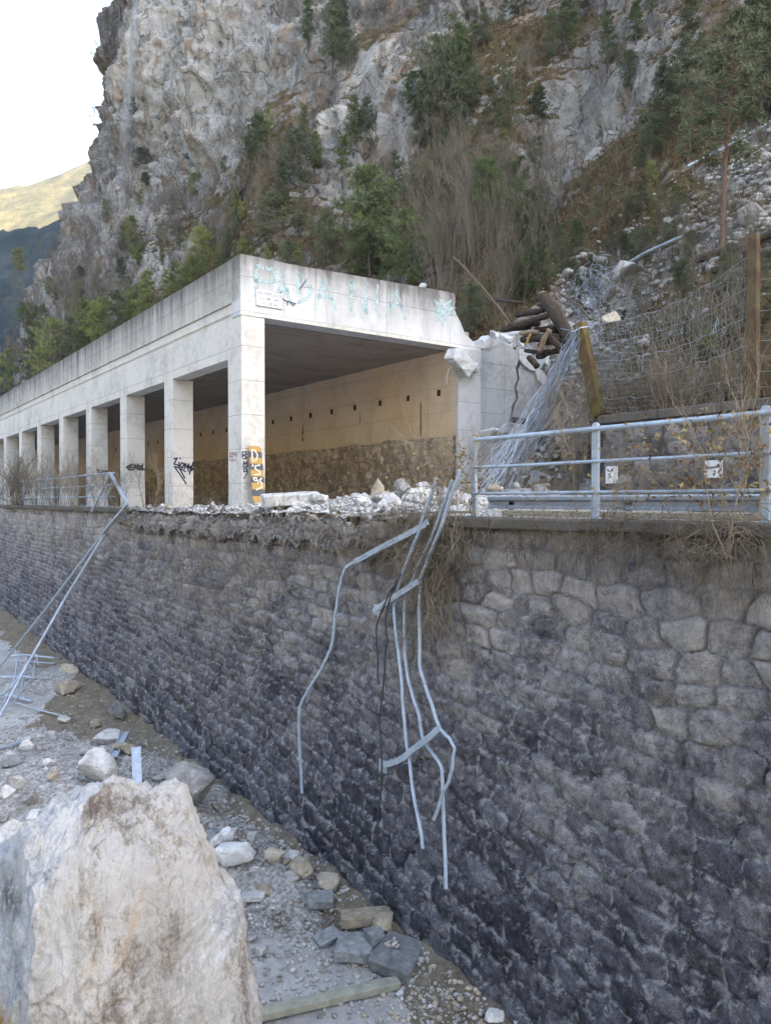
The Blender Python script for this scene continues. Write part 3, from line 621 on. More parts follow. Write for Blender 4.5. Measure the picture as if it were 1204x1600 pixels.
o = link('opposite_valley_side', mesh_np('opposite_valley_side', np.stack([PX.ravel(), OY.ravel(), PZ.ravel()], 1), grid_faces(60, 90), True), M['far']); o['kind'] = 'structure'

# ------------------------------------------------------------------ concrete rockfall gallery over the upper road
GY = 18.46; GX = 8.8
gal = empty('rockfall_gallery', (GX, GY, -.2), 0, 'long open-sided concrete gallery with a row of square columns, streaked parapet and broken portal end', 'road gallery')
cols = [(18.46, 19.3)] + [(23.4 + 4.57 * k, 24.12 + 4.57 * k) for k in range(12)]
for a, b_ in cols: MB().cbox((8.8, a, -.35), (9.48, b_, 3.802 if a > 19 else 4.846), .015).build('column', M['conc'], gal)
mb = MB(); mb.cbox((8.805, 19.305, 3.80), (9.30, 80, 4.80), .01); mb.cbox((8.86, 18.9, 4.75), (9.30, 80, 5.02), .01); mb.build('edge_beam', M['conc'], gal)
mb = MB(); mb.cbox((8.83, 18.9, 5.0), (9.25, 80, 5.262), .01); mb.build('middle_ledge', M['conc'], gal)
mb = MB(); mb.cbox((8.775, 18.466, 5.26), (9.22, 80, 6.42), .012); mb.build('parapet', M['conc_par'], gal)
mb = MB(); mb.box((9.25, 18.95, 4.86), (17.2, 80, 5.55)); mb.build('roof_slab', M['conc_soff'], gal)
mb = MB()                                                  # shuttering boards of the soffit
y = 19.1
while y < 60: mb.box((9.5, y, 4.848 - RNG.uniform(0, .012)), (16.3, y + .135, 4.87)); y += .15
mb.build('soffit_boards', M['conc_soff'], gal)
# portal front, with its right-hand end broken away (outline in the plane of the portal)
def pY(u, y): return atY(u, y, GY - .02)
Pt = [(9.482, 4.85), (8.776, 4.85), (8.776, 6.42)]
for u, y in [(460, 414), (540, 428), (620, 442), (660, 449), (700, 456), (710, 459), (711, 470), (709, 482), (713, 492), (719, 503), (723, 514), (726, 522), (733, 528), (741, 537), (750, 545)]:
    p = pY(u, y); Pt.append((p[0], p[2]))
Pt += [(17.26, 4.85), (16.30, 4.85)]
pts = [(x, GY - .02, z) for x, z in Pt]
MB().prism(pts[::-1], (0, .56, 0)).build('portal_beam', M['conc_por'], gal)
bl = MB(); bl.box((9.49, GY - .035, 4.852), (16.3, GY - .018, 4.95)); bl.build('drip_edge', M['conc'], gal)
# broken edge rubble facing of the beam end
def hull_rock(seed, size, n=16, sub=2, amp=.10, flat=1.0):
    rs = random.Random(seed); bm = bmesh.new()
    for i in range(n):
        v = Vector((rs.gauss(0, 1), rs.gauss(0, 1), rs.gauss(0, 1))).normalized() * rs.uniform(.8, 1.05)
        bm.verts.new((v.x * size[0] / 2, v.y * size[1] / 2, v.z * size[2] / 2))
    r = bmesh.ops.convex_hull(bm, input=bm.verts[:])
    bmesh.ops.delete(bm, geom=[g for g in r['geom_interior'] if isinstance(g, bmesh.types.BMVert)], context='VERTS')
    m_ = min(size)
    bmesh.ops.bevel(bm, geom=bm.edges[:], offset=m_ * .035, segments=1, affect='EDGES')
    bmesh.ops.triangulate(bm, faces=bm.faces[:])
    for k in range(sub): bmesh.ops.subdivide_edges(bm, edges=bm.edges[:], cuts=1, use_grid_fill=True)
    bm.verts.index_update(); V = np.array([v.co[:] for v in bm.verts]); Fc = [[v.index for v in f.verts] for f in bm.faces]; bm.free()
    c = V / (np.linalg.norm(V, axis=1, keepdims=True) + 1e-9); s = 2.2 / m_
    n1 = fbm(V[:, 0] + seed * 3.1, V[:, 1], V[:, 2], s, 4, .55, seed % 50)
    n2_ = fbm(V[:, 0] + seed, V[:, 1], V[:, 2], s * 1.3, 2, .5, seed % 31) * 2.5; V = V + c * (n1 * m_ * amp * .45 + (np.floor(n2_) - n2_ + .5) * m_ * .03)[:, None]
    me = mesh_np('rock', V, Fc, False)
    try: me.shade_auto = True
    except Exception: pass
    try: me.set_sharp_from_angle(angle=math.radians(16))
    except Exception: pass
    return me
# inner wall of the gallery: brown masonry below, concrete tinted for warm light above
mb = MB(); mb.cbox((16.3, GY, 2.06), (17.25, 80, 4.86), .01); mb.build('inner_wall', M['conc_in'], gal)
mb = MB(); mb.cbox((16.285, GY - .03, -.3), (17.26, GY + .12, 4.87), .012); mb.build('end_pillar', M['conc_new'], gal)
yy_ = np.concatenate([np.linspace(GY + .1, 32, 420), np.linspace(32.1, 80, 260)])
link('stone_plinth', masonry_mesh('stone_plinth', yy_, 110, lambda z: 16.27 + 0 * z, lambda Y: 0 * Y - .35, lambda Y: 0 * Y + 2.10 + .05 * fbm(Y, Y * 0, Y * 0, 1.4, 3), .26, (.22, .42), lambda Y, Z: .14 * fbm(Y, Z, Z * 0, 1.3, 2), .045, 31, org=tuple(gal.location), mort=.03), M['wall_in'], gal)
for k in range(22):
    y = 19.4 + 1.65 * k; z = 3.53
    q = MB(); q.box((16.282, y - .08, z - .10), (16.31, y + .08, z + .10)); q.box((16.274, y - .02, z - .02), (16.284, y + .02, z + .02)); q.build('drain_hole', M['hole'], gal)
def stain(y, z0, z1, w_, seed):
    rs = random.Random(seed); L = []; R = []; n = 9
    for i in range(n):
        z = z0 + (z1 - z0) * i / (n - 1); ww = w_ * (1 - .6 * abs(i / (n - 1) - .35)) * rs.uniform(.4, 1.1)
        L.append((16.296 , y - ww, z)); R.append((16.296, y + ww, z))
    mb = MB(); mb.add(L + R, [(i, i + 1, n + i + 1, n + i) for i in range(n - 1)]); mb.build('rust_stain', M['rust'], gal)
stain(20.35, 2.15, 3.35, .05, 1); stain(28.3, 2.5, 3.2, .06, 2); stain(24.0, 2.9, 3.3, .04, 3); stain(33.5, 2.2, 3.0, .06, 4)
# end wall (wing) beside the portal, cracked and chipped
def slab_xz(name, pix, mat, y0, th, parent, z_sh=0):
    P = [atY(u, y, y0) for u, y in pix]; mb = MB(); mb.prism([(p[0], y0, p[2]) for p in P][::-1], (0, th, 0)); return mb.build(name, mat, parent)
slab_xz('wing_wall', [(747, 765), (747, 546), (752, 541), (762, 533), (770, 536), (781, 533), (792, 541), (799, 543), (806, 548), (812, 546), (810, 562), (805, 575), (808, 590), (803, 604), (806, 622), (800, 633), (797, 650), (794, 664), (798, 690), (797, 765)], M['conc_grey'], GY + .03, .5, gal)
slab_xz('wing_wall', [(800, 765), (800, 690), (797, 668), (800, 652), (804, 634), (810, 622), (806, 606), (811, 592), (809, 577), (815, 566), (820, 572), (830, 578), (838, 592), (842, 600), (850, 606), (848, 618), (852, 640), (848, 660), (838, 690), (838, 765)], M['conc_grey'], GY + .10, .5, gal)
slab_xz('torn_edge', [(810, 548), (816, 545), (823, 552), (822, 561), (836, 563), (842, 575), (851, 584), (854, 596), (851, 606), (847, 600), (840, 594), (836, 580), (828, 578), (818, 570), (811, 562)], M['conc_new'], GY + .0, .66, gal)
slab_xz('torn_edge', [(748, 545), (742, 537), (748, 531), (757, 534), (764, 527), (773, 530), (779, 536), (770, 542), (757, 545)], M['conc_new'], GY + .0, .70, gal)

# strokes of paint
def strokes(name, L, P, w_, nrm, mat, parent):
    mb = MB()
    for s in L: mb.ribbon([P(a, b_) for a, b_ in s], w_, nrm)
    return mb.build(name, mat, parent)
def onfront(u, y, Y=GY - .031): return atY(u, y, Y)
L = {'P': [[(0, 1), (0, 0), (.8, .05), (.8, .45), (0, .5)]], 'A': [[(0, 1), (.4, 0), (.9, 1)], [(.15, .6), (.75, .6)]], 'D': [[(0, 0), (0, 1)], [(0, 0), (.8, .4), (.7, .8), (0, 1)]], 'N': [[(0, 1), (0, 0), (.8, 1), (.8, 0)]], 'I': [[(0, 0), (0, 1)]]}
pal = [('P', 400, 416, 432, 462), ('A', 431, 422, 452, 470), ('D', 466, 427, 486, 472), ('A', 492, 433, 524, 481), ('N', 548, 438, 574, 486), ('I', 589, 446, 589, 489), ('A', 604, 449, 632, 494)]
st = []
for ch, x0, y0, x1, y1 in pal:
    for s in L[ch]: st.append([(x0 + (x1 - x0 + 4) * a, y0 + (y1 - y0) * b_ + 4 * a) for a, b_ in s])
strokes('faded_lettering', st, onfront, .115, (0, -1, 0), M['pale'], gal)
lf = MB()
for a, l in [(90, 26), (55, 27), (125, 27), (20, 24), (160, 22), (-15, 18), (195, 18), (-62, 18), (-118, 18), (-90, 24)]:
    c = (691, 488); d = (math.cos(math.radians(a)), -math.sin(math.radians(a))); n_ = (-d[1], d[0]); pp = []
    for t, ww in [(0, 0), (.35, 3.2), (.65, 3.0), (1, 0), (.65, -3.0), (.35, -3.2)]: pp.append(onfront(c[0] + d[0] * l * t + n_[0] * ww, c[1] + d[1] * l * t + n_[1] * ww, GY - .03 - .0004 * a / 90))
    lf.add(pp, [tuple(range(6))])
lf.build('painted_leaf', M['pale'], gal)
c2f = lambda u, y: atY(u, y, 23.4 - .006)
zt = [[(272, 717), (277, 716), (272, 725), (279, 727)], [(281, 716), (282, 717)], [(280, 722), (279, 731)], [(284, 723), (288, 725), (285, 731), (281, 728), (284, 723)], [(288, 733), (290, 724), (292, 731), (295, 725), (294, 736)], [(295, 727), (298, 734), (302, 722)], [(298, 734), (296, 741)],
      [(303, 727), (298, 729), (302, 733), (296, 737)], [(272, 729), (280, 731), (290, 737)], [(274, 731), (284, 745), (291, 756)], [(280, 731), (289, 747)]]
strokes('spray_tag', zt, c2f, .045, (0, -1, 0), M['ink'], gal)
c3f = lambda u, y: atY(u, y, 27.97 - .006)
em = [[(203, 727), (198, 730), (203, 734)], [(208, 726), (203, 727), (202, 734), (207, 734)], [(203, 730), (207, 730)], [(209, 734), (211, 726), (213, 732), (216, 726), (216, 734)], [(219, 728), (217, 732), (220, 734), (222, 730), (219, 728)], [(223, 726), (222, 734), (226, 733)]]
strokes('spray_tag', em, c3f, .07, (0, -1, 0), M['ink'], gal)
strokes('spray_tag', [[(151, 734), (155, 734)], [(153, 734), (153, 739)], [(156, 735), (156, 739), (159, 739)], [(160, 739), (160, 735), (163, 736)], [(164, 739), (165, 735), (167, 739)], [(168, 735), (168, 739)]], lambda u, y: atY(u, y, 32.54 - .006), .05, (0, -1, 0), M['ink'], gal)
c1f = lambda u, y: atY(u, y, 18.46 - .004)
strokes('spray_tag', [[(379, 715), (379, 706), (384, 706), (385, 710), (380, 711), (386, 715)], [(380, 717), (386, 716)], [(380, 728), (381, 721), (383, 726), (386, 721), (387, 728)], [(379, 730), (387, 729)], [(386, 736), (381, 737), (381, 733), (385, 732), (387, 737), (384, 743), (381, 748)]], c1f, .03, (0, -1, 0), M['ink'], gal)
c1s = lambda u, y: atX(u, y, 8.8 - .004)
strokes('spray_tag', [[(361, 707), (359, 709), (359, 714), (362, 714), (362, 709)], [(364, 715), (364, 707), (367, 711), (369, 707), (369, 715)], [(359, 719), (369, 719)]], c1s, .05, (-1, 0, 0), M['ink_r'], gal)
strokes('spray_tag', [[(440, 447), (448, 447), (446, 455), (440, 452)]][:0] + [[(441, 466), (446, 470), (455, 472), (462, 475)], [(449, 470), (449, 477)], [(453, 471), (458, 478), (461, 474)], [(432, 457), (436, 459), (440, 456)], [(479, 436), (472, 447), (468, 452)]], onfront, .028, (0, -1, 0), M['ink'], gal)

def text_mesh(s, size):
    cu = bpy.data.curves.new('t', 'FONT'); cu.body = s; cu.size = size; cu.align_x = 'CENTER'; cu.extrude = 0.0; cu.space_line = 1.0
    o = bpy.data.objects.new('t', cu); C.objects.link(o); bpy.context.view_layer.update()
    me = bpy.data.meshes.new_from_object(o.evaluated_get(bpy.context.evaluated_depsgraph_get())); bpy.data.objects.remove(o); bpy.data.curves.remove(cu); return me
s0 = atY(421, 468, GY - .05)
sign = empty('name_sign', s0, 0, 'small white rectangular sign with black lettering at the corner of the portal beam', 'sign')
hw, hh = .38, .205
MB().cbox((s0[0] - hw, s0[1] - .012, s0[2] - hh), (s0[0] + hw, s0[1] + .012, s0[2] + hh), .004).build('panel', M['white'], sign)
for i, (tx, sz) in enumerate([('ARTIFICIALE', .118), ('Km 88 - 490', .105), ('m 230.00', .105)]):
    o = link('lettering', text_mesh(tx, sz * 1.12), M['text'], sign, (0, -.0165, .085 - i * .125)); o.rotation_euler = (math.pi / 2, 0, 0)
# two bolts
for x in (-.3, .3):
    MB().tube([(s0[0] + x, s0[1] - .02, s0[2] + .17), (s0[0] + x, s0[1] + .01, s0[2] + .17)], .012, 6).build('bolt', M['galv_d'], sign)

# striped board leaning on the first column
B0 = atY(406, 784, GY - .42); B1 = atY(398, 697, GY - .10)
bo = empty('hazard_board', B0, 0, 'ochre and grey striped hazard board with white scrawled letters leaning on the first column', 'hazard board')
P0, P1 = Vector(B0), Vector(B1); up_ = (P1 - P0).normalized(); rr = up_.cross(Vector((0, 1, 0))).normalized() * -1
if rr.x < 0: rr = -rr
nf = rr.cross(up_).normalized(); nf = nf if nf.y < 0 else -nf
Hh = (P1 - P0).length; W2 = .185
cs = [0, .10, .22, .34, .45, .57, .68, .79, .90, 1.0]
for i in range(9):
    a, b_ = cs[i] * Hh, cs[i + 1] * Hh; ca = .05 if i in (0,) else 0; cb = .05 if i == 8 else 0
    pl = [P0 + up_ * a - rr * (W2 - ca), P0 + up_ * a + rr * (W2 - ca), P0 + up_ * (a + ca) + rr * W2, P0 + up_ * (b_ - cb) + rr * W2, P0 + up_ * b_ + rr * (W2 - cb), P0 + up_ * b_ - rr * (W2 - cb), P0 + up_ * (b_ - cb) - rr * W2, P0 + up_ * (a + ca) - rr * W2]
    pl = [p for k, p in enumerate(pl) if k == 0 or (p - pl[k - 1]).length > 1e-4]
    MB().prism(pl, -nf * .03).build('stripe', M['hy'] if i % 2 == 0 else M['hb'], bo)
def bp(u, v): return P0 + up_ * (v * Hh) + rr * (u * W2) + nf * .006
wst = [[(-.5, .93), (-.6, .72), (.1, .76), (.3, .84), (-.1, .93), (-.5, .93)], [(-.55, .66), (-.65, .63)], [(.5, .66), (-.2, .64), (-.3, .59), (.4, .54), (.4, .49), (-.5, .48)], [(-.2, .43), (-.7, .42), (-.5, .37), (-.1, .39), (-.2, .43), (0, .33)], [(.6, .42), (.2, .38), (.6, .33), (.5, .26), (-.4, .21)]]
strokes('painted_letters', wst, bp, .035, nf, M['board_w'], bo)

# ------------------------------------------------------------------ upper stone wall behind the road, its coping and reflectors
UW = 14.7
uw = empty('roadside_wall', (UW, 8, -.2), 0, 'low pale stone retaining wall with a concrete coping behind the blue-grey railing, collapsed at its left end', 'stone wall')
wy2 = np.linspace(-5, 13.6, 620)
def uw_hole(Y, Z):
    e = 12.4 - .5 * (Z + .2) + .5 * fbm(Y * 0, Z, Z * 0 + 2, 1.6, 3)
    return sstep(0, .35, Y - e) * 1.2
def wtop2(Y): return 1.80 + 0 * Y
link('stone_face', masonry_mesh('stone_face', wy2, 120, lambda z: UW + .05 * z, lambda Y: 0 * Y - .4, wtop2, .33, (.3, .75), lambda Y, Z: .10 * fbm(Y, Z, Z * 0, 1.0, 2), .045, 41, org=tuple(uw.location), cut=lambda Y, Z, row_, col_: Y < 12.25 - .45 * (Z + .2) + .25 * np.sin(row_ * 2.3) + .4 * (col_ - .5), mort=.04), M['wall_up'], uw)
mb = MB(); y = -5
while y < 11.6: n = y + RNG.uniform(1.3, 2.2); mb.cbox((14.60, y + .01, 1.78), (15.25, min(n, 12.1) - .01, 1.98), .02); y = n
mb.build('coping', M['cope'], uw)
def plate(u, y, w_, h_, mat, hole=False, n=1, label=None):
    p = atX(u, y, UW - .08); o = empty('reflector_plate', p, 0, label, 'reflector', None)
    MB().cbox((p[0] - .012, p[1] - w_ / 2, p[2] - h_ / 2), (p[0] + .01, p[1] + w_ / 2, p[2] + h_ / 2), .006).build('plate', mat, o)
    if hole: MB().tube([(p[0] - .02, p[1] - .02, p[2] + h_ * .28), (p[0] - .005, p[1] - .02, p[2] + h_ * .28)], .035, 12).build('eye', M['text'], o)
    if n > 1: MB().bar((p[0] - .02, p[1] - .15, p[2] + .05), (p[0] - .02, p[1] + .18, p[2] + .02), .02, .03).build('broken_strip', M['text'], o)
plate(835, 744, .30, .30, M['galv'], label='square grey metal plate fixed low on the pale stone wall')
plate(955, 742, .34, .40, M['white'], True, label='whole white reflector plate with a round eye on the pale stone wall')
plate(1114, 733, .40, .36, M['white'], False, 2, label='cracked white reflector plate near the right end of the pale stone wall')

# ------------------------------------------------------------------ railing along the wall top, right
RX = 7.5
def rail_obj(label, loc): return empty('railing', loc, 0, label, 'railing')
ra = rail_obj('blue-grey tubular railing with three rails standing on the wall coping at the right', (RX, 6, -.23))
posts_y = [8.12, 6.0, 3.93, 1.85, -.2, -2.3]
for i, y in enumerate(posts_y):
    lean = .06 if i == 0 else 0
    o = MB(); o.bar((RX, y, -.24), (RX, y + lean, .895), .09, .045, up=(1, 0, 0)); o.tube([(RX - .022, y + lean, .895), (RX + .022, y + lean, .895)], .045, 12)
    o.box((RX - .07, y - .08, -.228), (RX + .07, y + .08, -.215)); o.build('post', M['galv'], ra)
for z, r in ((.86, .032), (.47, .022), (.10, .022)):
    for a, b_ in zip(posts_y[:-1], posts_y[1:]):
        MB().tube([(RX - .03, a, z), (RX - .034, (a + b_) / 2, z - .004), (RX - .03, b_, z)], r, 10).build('rail', M['galv'], ra)
# steel barrier lying behind it, and cream board
bar = empty('crash_barrier', (7.95, 6, -.2), 0, 'low blue-grey steel barrier beam lying along the road edge behind the railing', 'crash barrier')
prof = [(-.10, .0), (-.10, .03), (-.05, .06), (-.05, .10), (-.10, .13), (-.10, .17), (-.07, .19)]
mb = MB()
for (a0, a1), (b0, b1) in zip(prof[:-1], prof[1:]): mb.add([(8.05 + a0, -3, -.12 + a1), (8.05 + b0, -3, -.12 + b1), (8.05 + b0, 8.35, -.12 + b1), (8.05 + a0, 8.35, -.12 + a1)], [(0, 1, 2, 3)])
mb.build('beam', M['rail_par'], bar)
for y in (7.9, 5.9, 3.9, 1.9): MB().box((8.0, y - .05, -.24), (8.1, y + .05, .0)).build('post', M['rail_par'], bar)
cb_ = MB(); cb_.cbox((7.80, -2, -.215), (7.90, 7.9, -.135), .008); o = cb_.build('long_board', M['cream'], None, (7.85, 3, -.2)); tag(o, 'long cream-coloured board lying at the foot of the steel barrier', 'board')

# left railing standing, in front of the columns
rl = rail_obj('distant railing with thin rails standing on the wall among dry bushes at the left', (7.45, 32, -.23))
ly = [26.0 + 2.1 * k for k in range(14)]
for y in ly: MB().bar((7.45, y, -.24), (7.45, y, .90), .07, .045, up=(1, 0, 0)).build('post', M['galv'], rl)
for z in (.88, .50, .12): MB().tube([(7.42, ly[0] - 1.2, z), (7.42, ly[-1], z)], .026, 8).build('rail', M['galv'], rl)

# ------------------------------------------------------------------ torn-off railings hanging down the wall
def curve(pts, X, n=4):
    P = [Vector(atX(u, y, x)) for (u, y), x in zip(pts, X if isinstance(X, (list, tuple)) else [X] * len(pts))]
    out = []
    for i in range(len(P) - 1):
        for k in range(n): out.append(P[i].lerp(P[i + 1], k / n))
    out.append(P[-1])
    rk = random.Random(int(pts[0][0] * 7)); out = [out[0]] + [p + Vector((rk.gauss(0, .006), rk.gauss(0, .013), rk.gauss(0, .008))) for p in out[1:]]
    q = out[:]
    for i in range(1, len(out) - 1): q[i] = out[i] * .6 + (out[i - 1] + out[i + 1]) * .2
    return q
def px_wall(y): return min(7.2, 7.33 + .12 * (-(y - 782) / 1200 * 12 + .45)) - .22
def wcurve(pts, off=0, n=4): return curve(pts, [px_wall(y) - off for _, y in pts], n)
hb_ = empty('hanging_railing', atX(660, 830, 7.1), 0, 'twisted tubular railing hanging down the dark wall from its broken top edge', 'twisted railing')
for pts, r, off in [([(682, 747), (668, 790), (654, 829), (637, 872), (625, 908), (614, 945), (622, 1020), (629, 1090), (636, 1175), (649, 1250), (662, 1327)], .027, .02),
                    ([(706, 750), (695, 785), (680, 825), (660, 870), (645, 905), (631, 934), (632, 1026), (640, 1070), (652, 1110), (662, 1162), (678, 1180), (692, 1199), (694, 1290), (697, 1388)], .027, -.04),
                    ([(718, 735), (705, 775), (690, 822), (667, 873), (655, 908), (655, 970), (655, 1039), (668, 1085), (686, 1138)], .027, .0),
                    ([(686, 1138), (700, 1152), (711, 1168), (706, 1200), (692, 1240), (679, 1281)], .024, .05)]:
    MB().tube(wcurve(pts, off), r, 9).build('rail', M['galv'], hb_)
for pts, w_ in [([(655, 908), (586, 954)], .085), ([(686, 1138), (660, 1160), (632, 1184), (597, 1197)], .085)]:
    c = wcurve(pts, .07, 3); m = MB()
    for a, b_ in zip(c[:-1], c[1:]): m.bar(a, b_ + (b_ - a) * .06, .05, w_, up=(0, 0, 1))
    m.build('post', M['galv'], hb_)
for u, y, s in [(589, 953, .085), (598, 1197, .09)]:
    p = Vector(atX(u, y, px_wall(y) - .07)); m = MB(); m.cbox((p.x - .01, p.y - s, p.z - s), (p.x + .01, p.y + s, p.z + s), .004); m.build('base_plate', M['galv'], hb_)
fl = wcurve([(668, 815), (660, 823), (600, 853), (538, 886), (532, 912), (527, 939), (522, 975), (518, 1013), (495, 1055), (466, 1103), (468, 1170), (471, 1238)], .02)
m = MB()
for i, (a, b_) in enumerate(zip(fl[:-1], fl[1:])): m.bar(a, b_ + (b_ - a).normalized() * .012, .028, .085 if i < 11 else .05, up=(0, 0, 1) if i < 11 else (0, 1, 0))
o = m.build('bent_steel_bar', M['galv'], None, tuple(fl[0])); tag(o, 'long zigzag-bent flat steel bar hanging on the dark wall, left of the pipes', 'steel bar')
for lab, pts in [('black cable looped over the hanging post and trailing far down the wall', [(626, 897), (612, 925), (601, 965), (603, 985), (605, 1004), (600, 1050), (596, 1100), (592, 1130), (594, 1160), (597, 1192), (594, 1240), (588, 1319)]),
                 ('short black cable drooping beside the upper hanging post', [(624, 899), (608, 925), (594, 960), (589, 975), (588, 1000), (590, 1026), (589, 1052), (592, 1070)])]:
    c = wcurve(pts, .10, 5); m = MB(); m.tube(c, .014, 6); o = m.build('black_cable', M['black'], None, tuple(c[0]), smooth=True); tag(o, lab, 'cable')
# left torn railing, from the wall top down to the lower road
tl = empty('fallen_railing', atX(199, 787, 7.25), 0, 'torn railing with two long pipes reaching from the wall top down to the lower road', 'twisted railing')
a0 = Vector(atX(173, 740, 7.35)); a1 = Vector(atX(199, 787, 7.2)); a2 = Vector(atX(161, 834, 6.9))
gr1 = Vector(ground(0, 1120)); gr2 = Vector(ground(-8, 1052))
MB().bar(a0, a1, .10, .06).build('post', M['galv'], tl)
MB().bar(a1 + (a1 - a0).normalized() * .03, a2, .10, .06).build('post', M['galv'], tl)
for p, q, r in [(a0, Vector(atX(143, 799, 7.0)), .035), (Vector(atX(178, 751, 7.3)), Vector(atX(162, 791, 7.1)), .035), (a0 + Vector((0, 0, .02)), Vector(atX(120, 744, 7.4)), .03)]: MB().tube([p, q], r, 9).build('rail', M['galv'], tl)
def gmid(u, y, A, B, t): return A.lerp(B, t)
MB().tube([a2, a2.lerp(gr2, .5) + Vector((0, 0, -.05)), gr2], .034, 9).build('rail', M['galv'], tl)
c = [a2 + Vector((.05, -.05, 0)), Vector(atX(99, 940, 5.9)), Vector(atX(45, 1035, 4.8)), gr1]
MB().tube(c, [.04, .036, .036, .04], 9).build('rail', M['galv'], tl)
MB().tube([Vector(atX(45, 1035, 4.8)), Vector(atX(18, 1075, 4.3)), Vector(ground(-14, 1098))], .03, 9).build('rail', M['galv'], tl)

# crumpled railing lying on the lower road at the left
cr = empty('crumpled_railing', ground(50, 1080), 0, 'crumpled ladder-like piece of steel railing lying on the lower road at the left edge', 'crushed railing')
def gp(u, y, h=.08): p = Vector(ground(u, y)); p.z += h; return p
for pts, r in [([(10, 1049, .5), (40, 1046, .5), (86, 1045, .35)], .035), ([(12, 1050, .40), (86, 1050, .28)], .02), ([(5, 1068, .2), (40, 1067, .2), (78, 1069, .12)], .035), ([(0, 1064, .15), (80, 1064, .1)], .02), ([(42, 1048, .45), (33, 1085, .1)], .02), ([(55, 1050, .4), (52, 1067, .2)], .018), ([(28, 1048, .45), (24, 1068, .2), (6, 1105, .08)], .025),
               ([(-6, 1092, .15), (20, 1094, .12), (50, 1100, .07)], .04), ([(50, 1069, .2), (22, 1102, .1), (60, 1112, .05), (104, 1122, .04)], .02), ([(24, 1042, .6), (30, 1052, .3)], .02), ([(56, 1044, .5), (60, 1052, .3)], .02)]:
    MB().tube([gp(*p) for p in pts], r, 7).build('rail', M['galv'], cr)
def steel_piece(pts, w_, h_, label):
    P = [gp(*p) for p in pts]; m = MB()
    for a, b_ in zip(P[:-1], P[1:]):
        d = (b_ - a).normalized(); s_ = d.cross(Vector((0, 0, 1))); s_ = s_.normalized() if s_.length > .1 else Vector((.8, -.6, 0))
        m.bar(a - s_ * w_ / 2, b_ - s_ * w_ / 2, .015, h_); m.bar(a + s_ * w_ / 2, b_ + s_ * w_ / 2, .015, h_); m.bar(a, b_, w_, .015)
    o = m.build('steel_profile', M['galv'], None, tuple(P[0])); return tag(o, label, 'steel piece')
steel_piece([(178, 1190, .10), (197, 1163, .30)], .16, .09, 'short steel profile leaning out of the rubble beside the white boulder')
steel_piece([(216, 1262, .0), (213, 1226, .75)], .16, .10, 'upright steel profile sticking up behind the top of the giant boulder')
steel_piece([(212, 1252, .05), (192, 1240, .25)], .05, .05, 'thin steel strip slanting beside the upright profile behind the giant boulder')
steel_piece([(0, 1172, .05), (52, 1157, .05)], .08, .04, 'thin steel strip lying flat in the rubble at the left edge')
# timber on the road at the bottom
pa, pb = gp(378, 1600, .08), gp(622, 1543, .08)
m = MB(); d = (pb - pa).normalized(); s_ = d.cross(Vector((0, 0, 1))).normalized()
pr = [(-.09, -.05), (.09, -.05), (.09, .028), (.03, .040), (.02, .030), (-.03, .034), (-.09, .030)]
n = len(pr); VV = []
for k in range(9):
    t = k / 8; p = pa.lerp(pb, t); VV += [p + s_ * (a * (1 + .04 * math.sin(k * 2.2))) + Vector((0, 0, b_ + .006 * math.sin(k * 3))) for a, b_ in pr]
FF = [tuple(range(n))[::-1], tuple(range(8 * n, 9 * n))] + [(k * n + i, k * n + (i + 1) % n, (k + 1) * n + (i + 1) % n, (k + 1) * n + i) for k in range(8) for i in range(n)]
m.add(VV, FF); o = m.build('timber_plank', M['plank'], None, tuple(pa)); tag(o, 'grey-green weathered timber lying on the lower road in the foreground', 'timber')

# ------------------------------------------------------------------ the giant boulder
outl = [(-150, 1450), (-110, 1400), (-55, 1362), (0, 1334), (36, 1303), (48, 1274), (75, 1258), (105, 1248), (140, 1240), (152, 1231), (175, 1240), (200, 1243), (214, 1254), (228, 1247), (252, 1241), (266, 1256), (275, 1277), (283, 1304), (297, 1338), (311, 1370), (320, 1398), (336, 1412), (350, 1438), (361, 1492), (372, 1548), (387, 1600), (396, 1700), (385, 1800), (300, 1850), (100, 1860), (-100, 1830), (-180, 1700), (-190, 1550)]
bc_px = (110, 1560); DB = 7.7
ctr = Vector(tuple(ray(*bc_px) * DB)); ag = []; rad = []
for u, y in outl:
    p = ray(u, y) * DB; v = Vector(tuple(p)) - ctr; a_ = v.dot(Vector(tuple(Rt))); b_ = v.dot(Vector(tuple(Up))); ag.append(math.atan2(b_, a_)); rad.append(math.hypot(a_, b_))
o_ = np.argsort(ag); ag = np.array(ag)[o_]; rad = np.array(rad)[o_]
ag = np.concatenate([ag - 2 * math.pi, ag, ag + 2 * math.pi]); rad = np.concatenate([rad, rad, rad])
NU, NVv = 620, 380; th = np.linspace(0, 2 * math.pi, NU, endpoint=False); ph = np.linspace(.002, math.pi - .002, NVv)
TH, PH = np.meshgrid(th, ph, indexing='ij')
db = np.cos(PH); da = np.sin(PH) * np.cos(TH); dc = np.sin(PH) * np.sin(TH)      # up, right, towards the camera
rho = np.sqrt(da ** 2 + db ** 2) + 1e-9; Rr = np.interp(np.arctan2(db, da), ag, rad); dep = 1.15; pw_ = 3.4
rr_ = ((rho / Rr) ** pw_ + (np.abs(dc) / dep) ** pw_) ** (-1 / pw_)
for (na, nb2, nc, hh_) in [(.30, .25, .92, 1.02), (-.75, .12, .65, .68), (.70, .30, .64, 1.30), (.0, .62, .78, 1.45), (-.55, .65, .5, 1.62), (.35, .82, .4, 1.75)]:
    l_ = math.sqrt(na * na + nb2 * nb2 + nc * nc); dn = (da * na + db * nb2 + dc * nc) / l_; rp = np.where(dn > .05, hh_ / np.maximum(dn, .05), 99.); rr_ = -np.log(np.exp(-rr_ * 22) + np.exp(-np.minimum(rp, 20) * 22)) / 22
